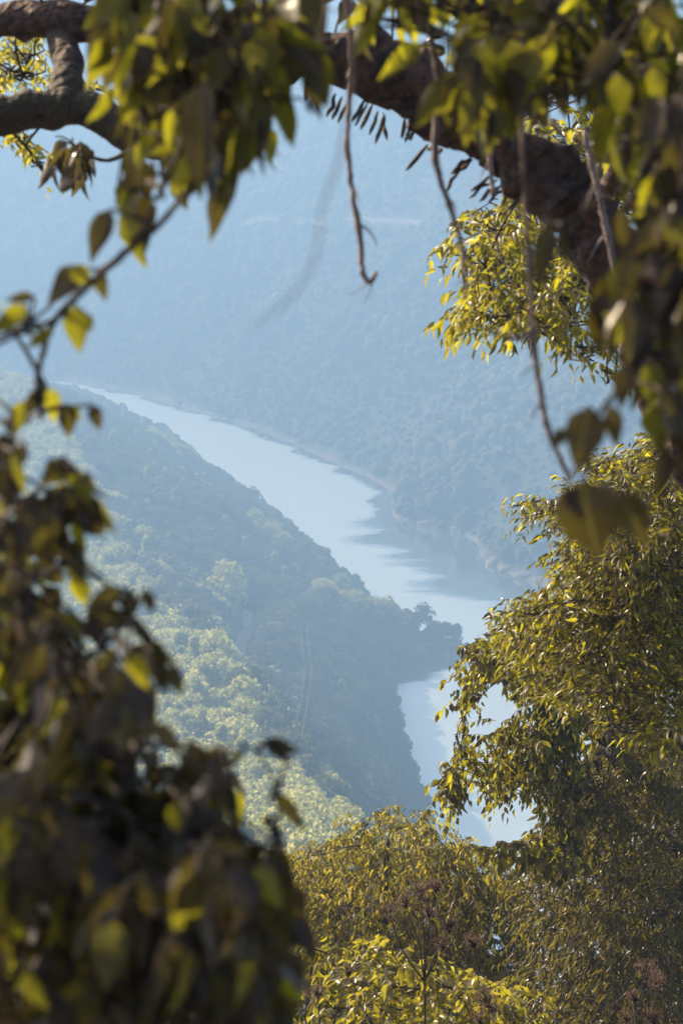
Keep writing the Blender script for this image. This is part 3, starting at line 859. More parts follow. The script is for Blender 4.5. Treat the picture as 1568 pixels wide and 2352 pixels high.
limb(arch, AT_BASE, "branch", [(1330, 500, 8.0, 40), (1390, 440, 7.7, 22), (1440, 330, 7.2, 18), (1470, 180, 6.6, 16), (1440, 0, 6.0, 14), (1300, -220, 5.4, 12)], M_lb, 10, 8, 0.08, 7, 0.3)
# the boughs overhead, out of the frame, that carry the creepers and shade the shrubs below
ovr = [AT_BASE + [-.2, -.3, 4.0], np.array([2.3, 7.4, 250.6]), np.array([1.5, 5.6, 251.2]), np.array([.5, 4.3, 251.0]), np.array([-.6, 3.7, 250.8]), np.array([-2.2, 3.9, 250.9]), np.array([-4.2, 4.6, 251.4])]
P_, R_ = smooth(ovr, [.16, .13, .11, .09, .08, .07, .04], 8, .05); OVR = P_
v_, f_ = tube(P_, R_, 10)
put(bpy.data.objects.new("limb", mesh_from("limb", v_ - AT_BASE, f_, M_lb, True)), parent=arch)
for i, (a_, b_) in enumerate([((-1.4, 3.7, 250.8), (-3.6, 5.6, 252.4)), ((-.6, 3.7, 250.8), (-1.9, 5.4, 252.6)), ((-2.2, 3.9, 250.9), (-5.4, 5.0, 252.0)), ((1.5, 5.6, 251.2), (-.4, 6.6, 253.3))]):
    a_ = np.array(a_); b_ = np.array(b_)
    P_, R_ = smooth([a_, (a_ + b_) / 2 + [0, 0, .25], b_], [.045, .03, .015], 6, .05)
    v_, f_ = tube(P_, R_, 8); put(bpy.data.objects.new("branch", mesh_from("branch", v_ - AT_BASE, f_, M_lb, True)), parent=arch)
    OVR = np.vstack([OVR, P_])
tw = Wood(); lv = Leaves()
for i in range(230):
    c_ = np.array([rng.uniform(-5.6, -1.15), rng.uniform(3.4, 6.6), 0]); c_[2] = 250.9 + rng.uniform(0, 2.2) + .10 * -c_[0]
    if c_[0] > -0.16 * c_[1] - 0.35: continue
    d_ = link(tw, c_, OVR, .003); sprig(lv, tw, c_, nrm(d_ + rv(.5)), .35, 9, .12, .25, .5)
for i, (a_, b_) in enumerate([((1.5, 5.6, 251.2), (2.2, -2.5, 254.0)), ((.5, 4.3, 251.0), (.2, -2.8, 253.6)), ((-.6, 3.7, 250.8), (-2.4, -2.6, 253.4)), ((-2.2, 3.9, 250.9), (-4.6, -1.0, 253.0)), ((1.5, 5.6, 251.2), (4.6, .5, 253.8))]):
    a_ = np.array(a_); b_ = np.array(b_)      # unseen boughs added over the camera, carrying leaves that block skylight
    P_, R_ = smooth([a_, a_ * .5 + b_ * .5 + [0, 0, .5], b_], [.06, .045, .015], 8, .05)
    v_, f_ = tube(P_, R_, 8); put(bpy.data.objects.new("branch", mesh_from("branch", v_ - AT_BASE, f_, M_lb, True)), parent=arch)
    OVR = np.vstack([OVR, P_])
for i in range(420):  # unseen leaves added above and behind the camera to dim foreground skylight
    c_ = np.array([rng.uniform(-5, 5), rng.uniform(-4, 2.6), rng.uniform(251.9, 254.4)])
    d_ = link(tw, c_, OVR, .003); sprig(lv, tw, c_, nrm(d_ + rv(.5)), .5, 9, .19, .25, .5)
for i in range(26):   # loose sprays along the limb itself
    k = rng.integers(40, len(archP) - 10); c_ = archP[k] + rv(.05) + np.array([0, 0, archR[k] + .12])
    d_ = link(tw, c_, archP[k:k + 1], .003); sprig(lv, tw, c_, nrm(d_ + rv(.6)), .3, 8, .10, .3, .6)
tw.build(arch, AT_BASE, M_twig)
build_leaves(lv, arch, AT_BASE, BROAD, BROADS, [M_bigd, M_big])

# strap-leaved plants hanging under the arch
def epiphyte(c, blades, label):
    loc = pt(*c)
    e = empty("epiphyte", tuple(loc), label=label, cat="epiphyte", group="strap plants under the arching limb")
    for (x0, y0, x1, y1) in blades:
        p = pt(x0, y0, c[2] + rng.uniform(-.08, .08)); q = pt(x1, y1, c[2] + rng.uniform(-.08, .08)); m_ = (p + q) / 2 + rv(.006); u_ = c[2] / FPX
        P, R = smooth([p, p * .75 + q * .25, m_, p * .2 + q * .8, q], np.array([2.0, 4.5, 5.5, 5.0, 1.5]) * u_ * rng.uniform(.8, 1.1), 3)
        v_, f_ = tube(P - loc, R, 6)
        put(bpy.data.objects.new("blade", mesh_from("blade", v_, f_, M_root, True)), parent=e)
    v_, f_ = tube(smooth([[-.07, 0, .05], [0, .02, .03], [.07, 0, -.02]], [.02, .045, .02], 4)[0], np.interp(np.linspace(0, 1, 9), [0, .5, 1], [.015, .04, .015]), 8)
    put(bpy.data.objects.new("root_clump", mesh_from("root_clump", v_, f_, M_lb, True)), parent=e)
epiphyte((750, 185, 8), [(712, 178, 700, 232), (735, 185, 722, 232), (770, 215, 750, 268), (785, 222, 762, 275), (800, 232, 775, 282)], "strap plant at the limb's crown beside the hooked vine")
epiphyte((850, 232, 8), [(845, 235, 815, 290), (855, 240, 828, 297), (868, 255, 848, 310), (882, 262, 862, 330), (880, 258, 888, 322), (838, 228, 808, 280)], "spiky strap plant on the limb between the two long vines")
epiphyte((935, 268, 8), [(930, 272, 922, 318), (944, 280, 930, 326), (950, 300, 940, 320)], "small strap plant of three short blades under the limb")
epiphyte((985, 320, 8), [(982, 332, 932, 392), (998, 330, 980, 345), (1015, 345, 1000, 355)], "strap plant with one long single blade pointing down left")
epiphyte((1090, 358, 8), [(1080, 362, 1035, 400), (1072, 372, 1040, 408), (1052, 392, 1025, 440), (1085, 365, 1050, 395)], "strap plant with stout blades where the limb bends down")
epiphyte((1150, 405, 8), [(1130, 400, 1080, 440), (1142, 412, 1076, 455), (1152, 425, 1100, 462), (1165, 430, 1120, 465), (1180, 440, 1150, 470), (1192, 452, 1165, 485)], "lowest strap plant on the limb above the leafy branch tips")

# hanging vines
def vine(pts, label, mat=M_vine, nodes=True):
    p0 = pt(*pts[0][:3])
    P = [pt(a, b, d) for a, b, d, r in pts]; R = [.78 * r * d / FPX for a, b, d, r in pts]
    P, R = smooth(P, R, 8, .14, len(label))
    if nodes: R = R * (1 + .35 * np.exp(-((np.arange(len(R)) % 11) - 5.0) ** 2))
    v_, f_ = tube(P - p0, R, 8)
    o = bpy.data.objects.new("hanging_vine", mesh_from("hanging_vine", v_, f_, mat, True)); o.location = p0
    put(o, label=label, cat="vine", group="bare vines hanging from the arch")
    for j in range(4 if len(P) > 30 else 2):
        k = int(rng.integers(len(P) // 3, len(P) - 2)); d_ = nrm(rv() * [1, 1, .4] + DOWN * .5); L_ = R[k] * rng.uniform(6, 14)
        Q, q_ = smooth([P[k] - p0, P[k] - p0 + d_ * L_ * .5 + rv(L_ * .08), P[k] - p0 + d_ * L_ + DOWN * L_ * .35], [R[k] * .4, R[k] * .3, R[k] * .12], 3)
        v_, f_ = tube(Q, q_, 5)
        put(bpy.data.objects.new("side_shoot", mesh_from("side_shoot", v_, f_, mat, True)), parent=o)
vine([(770, -250, 5.0, 10), (800, 40, 5.2, 9), (806, 190, 5.4, 10), (797, 300, 5.4, 8), (806, 420, 5.4, 8), (826, 540, 5.4, 9), (832, 620, 5.4, 8), (848, 648, 5.4, 8), (866, 624, 5.4, 5)], "bare vine in the middle ending in a small upturned hook")
vine([(960, -250, 4.6, 8), (985, 60, 4.8, 9), (1006, 180, 4.9, 12), (998, 330, 4.9, 11), (1010, 410, 4.9, 9), (1038, 490, 4.9, 8), (1062, 580, 4.9, 7), (1070, 690, 4.9, 5)], "bare vine crossing the limb right of the hooked vine", M_vine)
vine([(830, -200, 2.0, 4), (810, 150, 2.0, 3.5), (785, 340, 2.0, 3.5), (740, 480, 2.0, 3), (722, 600, 2.0, 3), (650, 700, 2.0, 2.5), (575, 755, 2.0, 1.5)], "thin blurred vine slanting down left from the hooked vine")
vine([(1215, -200, 4.0, 8), (1200, 300, 4.0, 8), (1216, 600, 4.0, 8), (1222, 760, 4.0, 9), (1240, 900, 4.0, 10), (1262, 1000, 4.0, 8), (1310, 1105, 4.0, 7)], "long bare vine reaching down to the big dark leaf at right")
vine([(1120, -200, 6.2, 8), (1135, 180, 6.4, 9), (1126, 330, 6.5, 9), (1130, 450, 6.5, 6)], "short reddish vine stem lying over the bend of the limb")
vine([(1065, 735, 3.8, 3), (1120, 758, 3.9, 6), (1180, 775, 4.0, 7), (1222, 762, 4.0, 7)], "short side shoot of vine running level left of the long vine", M_vine, False)
vine([(1400, 240, 4.3, 10), (1408, 330, 4.3, 16), (1425, 380, 4.3, 14), (1452, 425, 4.3, 12)], "stout pale vine stump between the yellow leaves at upper right", M_vinep, False)
vine([(1340, 300, 6.4, 8), (1370, 430, 6.4, 9), (1395, 540, 6.4, 10), (1420, 680, 6.4, 9)], "reddish vine running down along the right leg of the arch", M_vine)

# ------------------------------------------------------------------ creepers and shrubs close to the lens
def plant(name, label, cat, loc, stems, regions, xl, mats, shapes=BROAD, sshape=BROADS, group=None, stem_name="stem", limit=300, twig=M_twig):
    loc = np.array(loc, float)
    e = empty(name, tuple(loc), label=label, cat=cat, group=group)
    nodes = []
    for i, st in enumerate(stems):
        P, R = limb(e, loc, stem_name, st, twig, 7, 6, .08, i + 20)
        nodes.append(P)
    nodes = np.vstack(nodes)
    tw = Wood(); lv = Leaves()
    for (poly, d0, d1, n, size, k, hang, droop) in regions:
        for p in region_pts(poly, d0, d1, n):
            d_ = link(tw, p, nodes, .0022)
            sprig(lv, tw, p, nrm(d_ * .6 + rv(.5) + DOWN * .3 * hang), size * k * .24, k, size, droop, hang, polys=[r[0] for r in regions], pj=14)
    tw.prune([r[0] for r in regions], 14)
    for a in xl: 
        xleaf(lv, *a[:6], **(a[6] if len(a) > 6 else {}))
        p = pt(a[0], a[1], a[4]); link(tw, p, nodes, .0022, .05)
    tw.build(e, loc, twig)
    build_leaves(lv, e, loc, shapes, sshape, mats, limit)
    return e
G = dict(mode="glint")
plant("leafy_creeper", "creeper of big hanging leaves at top left with one glowing yellow leaf", "creeper", pt(520, -260, 3.7),
      [[(520, -260, 3.7, 16), (500, -60, 3.6, 14), (470, 120, 3.5, 11), (430, 300, 3.5, 8), (360, 460, 3.5, 6)], [(640, -260, 3.7, 10), (600, 40, 3.6, 8), (560, 220, 3.6, 6), (520, 350, 3.6, 5)], [(400, -240, 3.7, 10), (360, 60, 3.7, 7), (310, 220, 3.7, 5)]],
      [([(270, -40), (650, -40), (660, 90), (600, 200), (560, 300), (500, 360), (400, 380), (330, 350), (300, 220), (270, 130)], 3.3, 4.3, 105, .078, 5, .9, .5),
       ([(560, -40), (720, -40), (700, 60), (660, 150), (600, 200)], 3.5, 4.4, 40, .066, 5, .9, .5),
       ([(260, 380), (420, 400), (380, 470), (270, 440)], 3.5, 4.0, 18, .07, 5, .9, .5)],
      [(470, 185, 440, 455, 3.2, 0.68, dict(yaw=.2)), (655, 235, 668, 338, 3.6, .95), (520, 330, 535, 442, 3.5, .95), (400, 250, 385, 345, 3.4, .9), (320, 190, 265, 320, 3.6, .7), (590, 300, 560, 395, 3.6, .9),
       (330, 390, 262, 470, 3.5, .9), (300, 430, 270, 490, 3.5, .8), (650, 200, 640, 235, 3.5, 1.0, G), (570, 350, 576, 408, 3.5, .5, G), (540, 120, 548, 165, 3.5, .8, G), (590, 20, 600, 55, 3.5, .9, G), (706, 230, 716, 265, 3.5, .9, G)],
      [M_big, M_bigd])
plant("leafy_creeper", "creeper stem with dark leaves trailing down left from the top cluster", "creeper", pt(440, 420, 3.5),
      [[(440, 420, 3.5, 6), (380, 500, 3.4, 8), (300, 570, 3.4, 9), (210, 650, 3.3, 9), (130, 730, 3.3, 9), (100, 810, 3.3, 8), (85, 880, 3.3, 7), (95, 960, 3.3, 6)], [(120, 735, 3.3, 6), (50, 765, 3.2, 6), (-60, 815, 3.1, 5)], [(300, 575, 3.4, 5), (335, 520, 3.4, 4), (350, 470, 3.4, 4)],
       [(-40, 790, 3.4, 4), (60, 745, 3.4, 5), (120, 700, 3.4, 4)]],
      [([(60, 880), (160, 900), (170, 960), (60, 980)], 3.2, 3.5, 5, .06, 4, .8, .4), ([(-20, 670), (70, 680), (60, 760), (-20, 780)], 3.2, 3.5, 4, .06, 4, .7, .4)],
      [(255, 480, 205, 605, 3.4, 1.0), (290, 545, 275, 490, 3.4, 1.0), (190, 620, 98, 690, 3.35, 1.05, dict(yaw=.4)), (165, 610, 215, 660, 3.3, 1.1), (225, 620, 240, 692, 3.35, .9), (175, 700, 178, 812, 3.3, 1.15), (195, 720, 212, 762, 3.35, 1.2),
       (60, 700, -20, 770, 3.2, .9), (80, 680, 10, 690, 3.2, .9), (120, 760, 60, 800, 3.2, 1.0), (100, 890, 55, 960, 3.3, 1.1), (110, 890, 130, 970, 3.3, 1.0), (150, 930, 165, 1005, 3.3, 1.1), (160, 930, 185, 965, 3.3, 1.1), (212, 930, 230, 990, 3.25, 1.1),
       (60, 920, 20, 1010, 3.3, .9), (300, 560, 330, 520, 3.4, .8)],
      [M_bigd, M_big])
def gbase(x, y): return (x, y, float(near_z(np.array([x]), np.array([y]))[0]))
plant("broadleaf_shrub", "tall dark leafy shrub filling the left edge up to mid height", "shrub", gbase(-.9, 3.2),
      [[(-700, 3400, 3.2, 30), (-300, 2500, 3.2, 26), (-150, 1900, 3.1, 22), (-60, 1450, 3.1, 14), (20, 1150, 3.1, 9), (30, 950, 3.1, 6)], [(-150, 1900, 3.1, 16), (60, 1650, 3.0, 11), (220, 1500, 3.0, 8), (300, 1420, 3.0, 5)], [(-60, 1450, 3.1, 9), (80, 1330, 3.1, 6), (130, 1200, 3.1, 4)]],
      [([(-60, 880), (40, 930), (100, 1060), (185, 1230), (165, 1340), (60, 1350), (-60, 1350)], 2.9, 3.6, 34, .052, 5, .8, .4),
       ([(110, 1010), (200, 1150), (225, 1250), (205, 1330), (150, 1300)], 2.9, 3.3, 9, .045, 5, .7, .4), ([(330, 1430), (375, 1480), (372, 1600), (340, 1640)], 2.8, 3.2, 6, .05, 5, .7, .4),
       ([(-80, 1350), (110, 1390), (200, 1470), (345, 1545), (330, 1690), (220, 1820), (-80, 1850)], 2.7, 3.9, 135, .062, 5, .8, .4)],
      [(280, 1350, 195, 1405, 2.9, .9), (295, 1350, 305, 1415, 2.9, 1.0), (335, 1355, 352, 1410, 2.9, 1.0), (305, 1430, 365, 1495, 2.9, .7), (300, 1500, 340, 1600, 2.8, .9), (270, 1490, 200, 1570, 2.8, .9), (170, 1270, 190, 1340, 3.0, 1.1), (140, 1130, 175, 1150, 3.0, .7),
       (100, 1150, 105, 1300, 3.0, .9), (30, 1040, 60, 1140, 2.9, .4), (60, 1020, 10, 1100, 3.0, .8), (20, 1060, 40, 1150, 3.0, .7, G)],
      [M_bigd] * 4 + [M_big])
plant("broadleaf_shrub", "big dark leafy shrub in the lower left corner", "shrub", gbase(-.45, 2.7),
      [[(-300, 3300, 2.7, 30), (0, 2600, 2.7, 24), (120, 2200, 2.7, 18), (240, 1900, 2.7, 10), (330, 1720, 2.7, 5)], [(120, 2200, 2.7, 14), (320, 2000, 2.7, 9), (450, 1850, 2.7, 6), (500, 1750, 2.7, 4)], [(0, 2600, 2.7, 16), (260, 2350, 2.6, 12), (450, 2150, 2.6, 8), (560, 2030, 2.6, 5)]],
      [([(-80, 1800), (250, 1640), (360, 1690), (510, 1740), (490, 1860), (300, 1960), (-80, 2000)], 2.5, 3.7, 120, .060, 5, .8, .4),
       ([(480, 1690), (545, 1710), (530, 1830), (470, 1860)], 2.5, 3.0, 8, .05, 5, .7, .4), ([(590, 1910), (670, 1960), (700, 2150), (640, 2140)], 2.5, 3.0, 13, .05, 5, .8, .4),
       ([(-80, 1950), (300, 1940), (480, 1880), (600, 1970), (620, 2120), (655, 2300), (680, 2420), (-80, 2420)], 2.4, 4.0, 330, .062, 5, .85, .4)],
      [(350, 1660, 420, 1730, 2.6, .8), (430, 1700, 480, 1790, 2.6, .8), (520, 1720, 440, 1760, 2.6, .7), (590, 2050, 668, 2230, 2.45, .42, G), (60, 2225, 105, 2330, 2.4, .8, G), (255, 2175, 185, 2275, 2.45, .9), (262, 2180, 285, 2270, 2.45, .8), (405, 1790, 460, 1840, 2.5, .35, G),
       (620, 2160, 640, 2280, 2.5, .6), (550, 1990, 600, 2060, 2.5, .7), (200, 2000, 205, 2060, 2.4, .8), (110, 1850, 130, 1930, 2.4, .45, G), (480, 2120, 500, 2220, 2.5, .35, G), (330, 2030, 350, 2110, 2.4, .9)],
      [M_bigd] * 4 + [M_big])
plant("broadleaf_shrub", "thin shoot with a few drooping leaves against the pale trees", "shrub", gbase(-.1, 3.0),
      [[(300, 3300, 3.0, 10), (520, 2600, 3.0, 9), (600, 2200, 3.0, 7), (625, 1980, 3.0, 5), (640, 1840, 3.0, 4), (600, 1740, 3.0, 3), (545, 1700, 3.0, 2)]], [],
      [(605, 1705, 690, 1728, 3.0, .9), (610, 1700, 672, 1755, 3.0, .8), (645, 1800, 660, 1730, 3.0, .25), (630, 1820, 705, 1915, 3.0, .75), (650, 1790, 610, 1850, 3.0, .5), (620, 1900, 660, 1965, 3.0, .7), (600, 1880, 655, 1920, 3.0, .5), (560, 1720, 520, 1770, 3.0, .5), (615, 1960, 640, 2060, 2.9, .5)],
      [M_bigd])
plant("leafy_creeper", "curtain of yellow green leaves hanging across the top right", "creeper", pt(1250, -260, 4.2),
      [[(1250, -260, 4.2, 16), (1220, -20, 4.1, 12), (1190, 150, 4.0, 8), (1150, 290, 4.0, 5)], [(1400, -260, 4.2, 14), (1400, 0, 4.0, 10), (1380, 160, 3.9, 7), (1390, 280, 3.9, 5)], [(900, -260, 4.6, 10), (890, -40, 4.5, 7), (860, 80, 4.5, 5)], [(1050, -260, 4.4, 10), (1080, 0, 4.3, 7), (1060, 130, 4.3, 5)]],
      [([(1040, -60), (1600, -60), (1600, 150), (1500, 230), (1430, 190), (1300, 120), (1220, 190), (1130, 200), (1060, 120)], 3.6, 5.0, 120, .076, 5, .95, .5),
       ([(730, -70), (1040, -70), (1030, 20), (960, 30), (900, 0), (800, 10)], 4.0, 5.0, 40, .07, 5, .95, .5),
       ([(1060, 120), (1200, 130), (1190, 220), (1120, 260), (1060, 220)], 3.7, 4.5, 16, .07, 5, .95, .5),
       ([(1300, 110), (1568, 130), (1590, 420), (1490, 430), (1420, 300)], 3.6, 4.6, 34, .078, 5, .95, .5)],
      [(968, 98, 866, 185, 3.8, .85), (1430, 95, 1325, 200, 3.5, .95, dict(yaw=.3)), (1420, 170, 1425, 275, 3.5, 1.0), (1500, 150, 1515, 265, 3.5, .7), (1480, 20, 1568, 75, 3.4, .9), (1210, 220, 1150, 275, 3.7, .9), (1075, 255, 1070, 340, 3.7, .9), (1150, 50, 1170, 90, 3.8, .6, G), (1200, 110, 1215, 150, 3.8, .6, G), (1480, 30, 1510, 85, 3.5, .35, G), (1040, 280, 1045, 310, 3.7, .8)],
      [M_big, M_big, M_bigd])
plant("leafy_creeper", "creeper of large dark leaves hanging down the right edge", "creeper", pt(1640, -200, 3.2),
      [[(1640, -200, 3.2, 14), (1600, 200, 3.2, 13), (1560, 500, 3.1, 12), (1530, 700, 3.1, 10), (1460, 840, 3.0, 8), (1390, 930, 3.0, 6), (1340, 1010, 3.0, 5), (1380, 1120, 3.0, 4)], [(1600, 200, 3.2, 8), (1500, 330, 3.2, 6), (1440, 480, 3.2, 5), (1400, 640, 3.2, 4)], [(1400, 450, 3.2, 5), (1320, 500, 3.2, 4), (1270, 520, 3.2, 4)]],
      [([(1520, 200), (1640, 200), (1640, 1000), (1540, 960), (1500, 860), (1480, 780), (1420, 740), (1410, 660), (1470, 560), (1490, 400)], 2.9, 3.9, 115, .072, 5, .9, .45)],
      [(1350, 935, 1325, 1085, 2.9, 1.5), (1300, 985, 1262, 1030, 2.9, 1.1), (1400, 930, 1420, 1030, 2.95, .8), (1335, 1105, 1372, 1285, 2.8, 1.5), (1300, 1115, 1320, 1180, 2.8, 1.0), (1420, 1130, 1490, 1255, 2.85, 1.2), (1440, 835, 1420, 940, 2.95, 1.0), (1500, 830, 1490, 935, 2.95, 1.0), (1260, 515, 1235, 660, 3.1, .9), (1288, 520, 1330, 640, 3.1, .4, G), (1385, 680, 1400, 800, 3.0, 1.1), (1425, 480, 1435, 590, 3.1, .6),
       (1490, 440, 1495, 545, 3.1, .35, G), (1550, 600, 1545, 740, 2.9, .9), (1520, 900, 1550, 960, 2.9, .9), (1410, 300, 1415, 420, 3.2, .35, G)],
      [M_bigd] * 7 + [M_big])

# ------------------------------------------------------------------ trees lower down the camera's slope
def crown_tree(name, label, base, trunk_px, regions, mats, shapes, sshape, limit=300, twig=M_twig, cat="tree", jitter=16):
    """regions: (polygon, d0, d1, clumps, clump radius m, sprigs per clump, sprig length, leaves per sprig, leaf size, droop, hang, width)"""
    base = np.array(base, float)
    e = empty(name, tuple(base), label=label, cat=cat)
    top = [pt(a, b, d) for a, b, d in trunk_px]
    P = [base - [0, 0, .3]] + [base * .5 + top[0] * .5 + rv(.1)] + top
    h_ = np.linalg.norm(top[-1] - base)
    R = np.linspace(max(.06, h_ * .014), .03, len(P))
    P, R = smooth(P, R, 8, .04); v_, f_ = tube(P, R, 10)
    put(bpy.data.objects.new("trunk", mesh_from("trunk", v_ - base, f_, twig, True)), parent=e)
    main = P[len(P) // 3:]
    lv = Leaves(); tw = Wood()
    polys_ = [r[0] for r in regions]; nodes = list(main)
    for (poly, d0, d1, nc, cr, ns, sl, k, size, droop, hang, w_) in regions:
        C_ = region_pts(poly, d0, d1, nc)
        dm = np.array([np.linalg.norm(main - c_, axis=1).min() for c_ in C_])
        for c_ in C_[np.argsort(dm)]:
            nd = np.array(nodes)
            d_ = np.linalg.norm(nd - c_, axis=1) + .35 * np.maximum(0, nd[:, 2] - c_[2])
            q = nd[int(np.argmin(d_))]; L_ = np.linalg.norm(q - c_)
            m_ = (q + c_) / 2 + np.array([0, 0, .12 * L_]) + rv(.06 * L_)
            t = np.linspace(0, 1, 8)[:, None]
            B_ = q * (1 - t) ** 2 + 2 * m_ * t * (1 - t) + c_ * t * t
            nodes += [B_[4], c_]
            v_, f_ = tube(B_, np.linspace(.005 + .003 * L_, .005, 8), 6); put(bpy.data.objects.new("branch", mesh_from("branch", v_ - base, f_, twig, True)), parent=e)
            out_ = nrm(c_ - q)
            for j in range(ns):
                dr = nrm(rng.normal(size=3) * [1, 1, .6] + out_ * .6 + np.array([0, 0, .35]))
                p0 = c_ + dr * cr * rng.uniform(.1, .75) * np.array([1, 1, .7])
                if j % 2 == 0: tw.add(np.array([c_, (c_ + p0) / 2 + rv(.02), p0]), [.005, .004, .003], 4)
                sprig(lv, tw, p0, dr, sl * rng.uniform(.7, 1.2), k, size * rng.uniform(.7, 1.2), droop, hang, w_, .003, .6, .45, polys=polys_, pj=jitter)
    tw.prune([r[0] for r in regions], 10)
    tw.build(e, base, twig)
    build_leaves(lv, e, base, shapes, sshape, mats, limit)
    return e

crown_tree("fine_leaved_tree", "feathery sunlit yellow green tree seen through the limbs at top left", gbase(-3.6, 11.5), [(-300, 900, 10.5), (-200, 400, 10.3), (-60, 180, 10.2)],
    [([(-60, 50), (90, 60), (112, 130), (100, 215), (20, 205), (-60, 230)], 9.6, 10.8, 16, .28, 10, .22, 12, .034, .4, .5, .9),
     ([(-60, 285), (60, 285), (90, 330), (132, 395), (110, 410), (60, 360), (20, 330), (-60, 350)], 9.6, 10.6, 12, .22, 9, .22, 12, .034, .5, .5, .9),
     ([(180, 190), (235, 180), (255, 215), (240, 240), (190, 225)], 9.4, 9.9, 4, .14, 8, .2, 12, .034, .4, .5, .9),
     ([(100, -20), (260, -20), (255, 20), (160, 18)], 9.4, 10.0, 4, .14, 8, .2, 12, .034, .4, .5, .9)], [M_fine], OVAL, OVALS, jitter=8)
plant("leafy_twig", "dark leafy twig dangling below the left limb", "twig", pt(300, 345, 7.6), [[(300, 345, 7.6, 7), (250, 368, 7.4, 5), (200, 355, 7.3, 4), (165, 330, 7.3, 3)], [(215, 358, 7.3, 3), (195, 400, 7.3, 3)]],
      [([(110, 310), (225, 320), (215, 380), (190, 450), (135, 430), (150, 370)], 7.0, 7.6, 8, .09, 4, .9, .5)], [(185, 325, 190, 410, 7.2, 1.1), (150, 345, 112, 385, 7.2, 1.0), (190, 390, 165, 455, 7.2, .9), (140, 320, 120, 360, 7.3, .9), (175, 400, 140, 445, 7.2, .9)], [M_bigd])
crown_tree("broadleaf_tree", "leafy bough with bright drooping leaves left of the arch's right leg", gbase(4.2, 13.5), [(1750, 1000, 13), (1600, 800, 12.6), (1430, 690, 12.2), (1300, 640, 12)],
    [([(1005, 565), (1060, 545), (1050, 500), (1120, 460), (1200, 455), (1290, 560), (1400, 650), (1400, 770), (1340, 835), (1290, 820), (1220, 750), (1150, 760), (1085, 770), (1025, 765), (1060, 690), (1075, 640)], 11.4, 13.2, 60, .30, 9, .30, 9, .072, .5, .45, 1.0),
     ([(1370, 800), (1420, 780), (1420, 880), (1360, 890)], 11.6, 12.2, 5, .15, 6, .2, 8, .075, .5, .8, 1.0)], [M_mid, M_yel], NARROW, NARROWS, jitter=12)
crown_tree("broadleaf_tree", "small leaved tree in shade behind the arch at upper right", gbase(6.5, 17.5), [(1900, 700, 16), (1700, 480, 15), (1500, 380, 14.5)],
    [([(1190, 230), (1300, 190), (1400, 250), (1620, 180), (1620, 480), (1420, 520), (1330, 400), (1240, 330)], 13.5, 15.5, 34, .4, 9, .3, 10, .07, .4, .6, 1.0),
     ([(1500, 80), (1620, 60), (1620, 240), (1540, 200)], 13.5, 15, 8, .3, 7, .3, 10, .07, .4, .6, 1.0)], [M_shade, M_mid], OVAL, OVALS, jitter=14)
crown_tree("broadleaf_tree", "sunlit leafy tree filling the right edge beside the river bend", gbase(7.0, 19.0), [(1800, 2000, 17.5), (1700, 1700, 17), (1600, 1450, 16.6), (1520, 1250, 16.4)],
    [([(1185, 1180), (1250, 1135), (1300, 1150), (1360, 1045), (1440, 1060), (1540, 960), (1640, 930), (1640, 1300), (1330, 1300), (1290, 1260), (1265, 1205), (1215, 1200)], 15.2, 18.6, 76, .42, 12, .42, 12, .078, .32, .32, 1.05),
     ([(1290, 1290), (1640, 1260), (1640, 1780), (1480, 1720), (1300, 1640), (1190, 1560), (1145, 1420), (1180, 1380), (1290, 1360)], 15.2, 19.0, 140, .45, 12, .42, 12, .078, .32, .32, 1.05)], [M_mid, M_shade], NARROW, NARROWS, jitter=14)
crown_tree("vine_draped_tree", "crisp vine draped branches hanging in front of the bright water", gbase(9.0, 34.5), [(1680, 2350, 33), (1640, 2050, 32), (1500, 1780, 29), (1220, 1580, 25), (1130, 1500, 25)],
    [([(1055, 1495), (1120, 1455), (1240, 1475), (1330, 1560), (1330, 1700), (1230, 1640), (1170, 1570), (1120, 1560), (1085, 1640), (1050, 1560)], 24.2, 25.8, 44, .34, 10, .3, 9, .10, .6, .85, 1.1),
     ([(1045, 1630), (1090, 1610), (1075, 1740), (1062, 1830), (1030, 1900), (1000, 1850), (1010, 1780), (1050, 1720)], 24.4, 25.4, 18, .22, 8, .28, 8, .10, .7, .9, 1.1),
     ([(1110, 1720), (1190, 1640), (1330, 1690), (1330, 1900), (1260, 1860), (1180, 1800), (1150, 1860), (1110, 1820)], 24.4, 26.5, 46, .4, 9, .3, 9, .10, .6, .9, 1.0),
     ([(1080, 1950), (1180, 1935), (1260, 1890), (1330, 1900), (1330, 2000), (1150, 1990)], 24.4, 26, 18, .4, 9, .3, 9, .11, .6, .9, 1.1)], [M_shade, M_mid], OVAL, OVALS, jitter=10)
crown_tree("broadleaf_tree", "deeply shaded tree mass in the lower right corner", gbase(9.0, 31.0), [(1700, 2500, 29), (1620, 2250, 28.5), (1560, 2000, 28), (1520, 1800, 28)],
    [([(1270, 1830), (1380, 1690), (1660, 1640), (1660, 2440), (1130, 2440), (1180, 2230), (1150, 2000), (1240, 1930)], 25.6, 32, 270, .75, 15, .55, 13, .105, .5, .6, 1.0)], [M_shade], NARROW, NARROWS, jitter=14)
crown_tree("weeping_tree", "golden green tree with drooping sprays at the bottom centre", gbase(0.6, 33.0), [(900, 2500, 32), (880, 2250, 31.5), (880, 2050, 31), (890, 1930, 31)],
    [([(585, 2000), (640, 1950), (685, 1990), (740, 1922), (790, 1945), (835, 1860), (870, 1900), (920, 1845), (960, 1905), (1000, 1875), (1030, 1950), (1060, 1925), (1130, 1985), (1220, 2060), (1220, 2300), (640, 2300), (610, 2100)], 29.5, 34, 200, .55, 15, .5, 13, .10, .7, .7, .95)], [M_weep, M_weep, M_shade], NARROW, NARROWS, jitter=24)
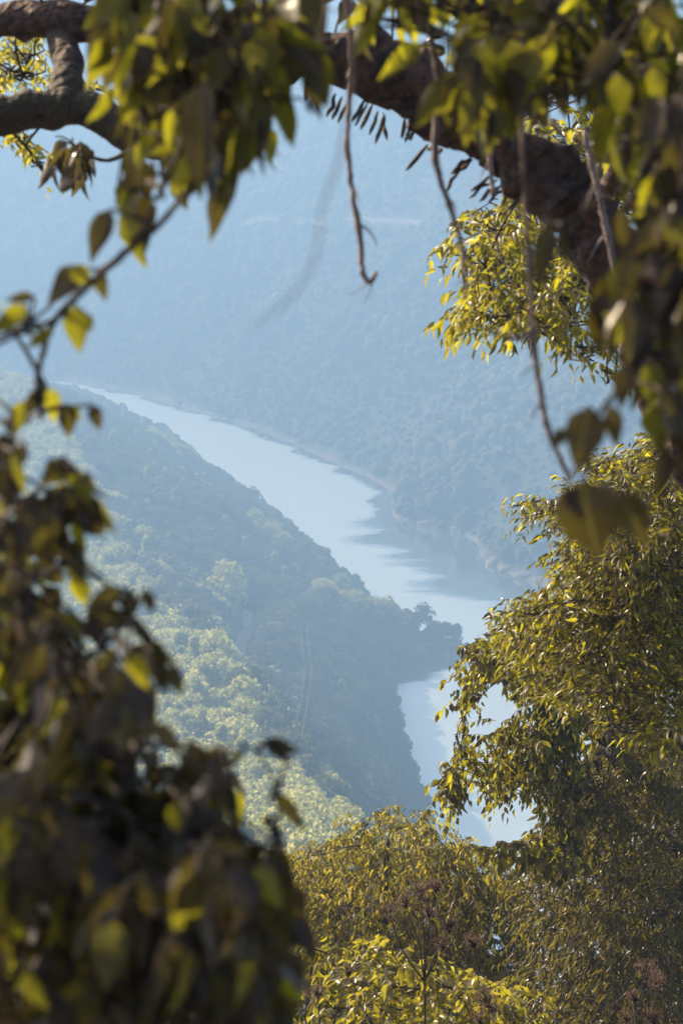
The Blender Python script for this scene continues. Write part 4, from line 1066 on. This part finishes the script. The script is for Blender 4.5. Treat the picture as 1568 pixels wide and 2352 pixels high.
crown_tree("broadleaf_tree", "dim undergrowth tree behind the yellow shrub and the left shrub", gbase(-1.2, 24.0), [(700, 2700, 23), (640, 2450, 22.5), (640, 2300, 22)],
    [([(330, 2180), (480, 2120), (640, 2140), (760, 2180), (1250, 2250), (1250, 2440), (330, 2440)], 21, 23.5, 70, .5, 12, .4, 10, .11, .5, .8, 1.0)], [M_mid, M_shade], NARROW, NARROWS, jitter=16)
crown_tree("broadleaf_shrub", "yellow green broad leaved shrub at the bottom centre", gbase(0.9, 17.0), [(930, 2900, 16.5), (920, 2600, 16.4), (930, 2400, 16.2)],
    [([(690, 2290), (780, 2250), (840, 2180), (930, 2190), (1000, 2250), (1150, 2245), (1200, 2290), (1130, 2440), (680, 2440)], 15.6, 17.2, 44, .3, 9, .28, 7, .082, .4, .5, 1.0)], [M_yel], BROAD, BROADS, cat="shrub", jitter=14)

def seed_plant(base, heads, label, group=None):
    base = np.array(base, float); e = empty("seed_head_plant", tuple(base), label=label, cat="plant", group=group)
    hub = np.mean([pt(a, b + 160, d) for a, b, d, r in heads], 0)
    P, R = smooth([base - [0, 0, .2], (base + hub) / 2 + rv(.1), hub], [.013, .010, .007], 6); v_, f_ = tube(P, R, 7)
    put(bpy.data.objects.new("stem", mesh_from("stem", v_ - base, f_, M_twig, True)), parent=e)
    for a, b, d, r in heads:
        c_ = pt(a, b, d); rr = r * d / FPX
        P, R = smooth([hub, (hub + c_) / 2 + rv(.03), c_], [.006, .005, .003], 5); v_, f_ = tube(P, R, 6)
        put(bpy.data.objects.new("stem", mesh_from("stem", v_ - base, f_, M_twig, True)), parent=e)
        lv = Leaves(); tw = Wood()
        for j in range(26):
            dr = nrm(rng.normal(size=3) + [0, 0, .5]); p = c_ + dr * rr * rng.uniform(.55, 1.0)
            tw.add(np.array([c_ - [0, 0, rr * .5], (c_ + p) / 2, p]), [.004, .003, .002], 3)
            for q in range(16): lv.add(p + rv(.17 * rr), rv(), rv(), rr * rng.uniform(.06, .13))
        P_, A_, N_, X_, s_, w_ = lv.arrays(); V, F = OVALS
        W = (P_ - base)[:, None, :] + (V[None, :, 0:1] * X_[:, None, :] + V[None, :, 1:2] * A_[:, None, :] + V[None, :, 2:3] * N_[:, None, :]) * s_[:, None, None]
        FF = (F[None] + (np.arange(len(P_)) * len(V))[:, None, None]).reshape(-1, 4)
        h_ = put(bpy.data.objects.new("seed_head", mesh_from("seed_head", W.reshape(-1, 3), FF, M_dry, True)), parent=e, kind="stuff")
        tw.build(h_, np.zeros(3) + base, M_twig, "stalks")
seed_plant(gbase(.8, 15.5), [(892, 2092, 15.2, 26), (930, 2075, 15.3, 24), (965, 2052, 15.3, 30), (1000, 2040, 15.3, 24), (1032, 2130, 15.2, 28), (1015, 2172, 15.1, 24), (985, 2100, 15.3, 22)], "tall plant with pinkish brown dry seed heads above the yellow shrub")
seed_plant(gbase(.5, 14.0), [(730, 2280, 13.8, 26), (800, 2235, 13.8, 22), (705, 2300, 13.6, 22)], "short dry seed head plant left of the yellow shrub")
seed_plant(gbase(1.6, 14.8), [(1085, 2165, 14.6, 26), (1120, 2300, 14.4, 34), (1100, 2340, 14.4, 26)], "dry seed head plant right of the yellow shrub")
seed_plant(gbase(2.6, 14.5), [(1480, 2235, 14.2, 36), (1510, 2260, 14.3, 26), (1455, 2290, 14.2, 22), (1500, 2340, 14.2, 30), (1440, 2340, 14.1, 24)], "dry seed head plant in the lower right corner")


#PART3

# ------------------------------------------------------------------ haze: the air of the valley
hm, nt, out = nodes_of("haze_air")
pv = nt.nodes.new("ShaderNodeVolumePrincipled")
pv.inputs['Color'].default_value = (0.30, 0.52, 0.88, 1)
pv.inputs['Density'].default_value = 0.00095
pv.inputs['Anisotropy'].default_value = 0.15
nt.links.new(pv.outputs[0], out.inputs['Volume'])
a, b, z0, z1 = 4600, 6900, -12, 385
HV = [(x, y, z) for z in (z0, z1) for x, y in ((-a, -3400), (a, -3400), (a, b), (-a, b))]
HF = [(3, 2, 1, 0), (4, 5, 6, 7), (0, 1, 5, 4), (1, 2, 6, 5), (2, 3, 7, 6), (3, 0, 4, 7)]
put(bpy.data.objects.new("haze", mesh_from("haze", HV, HF, hm)), kind="stuff", label="pale blue haze filling the whole valley", cat="haze")
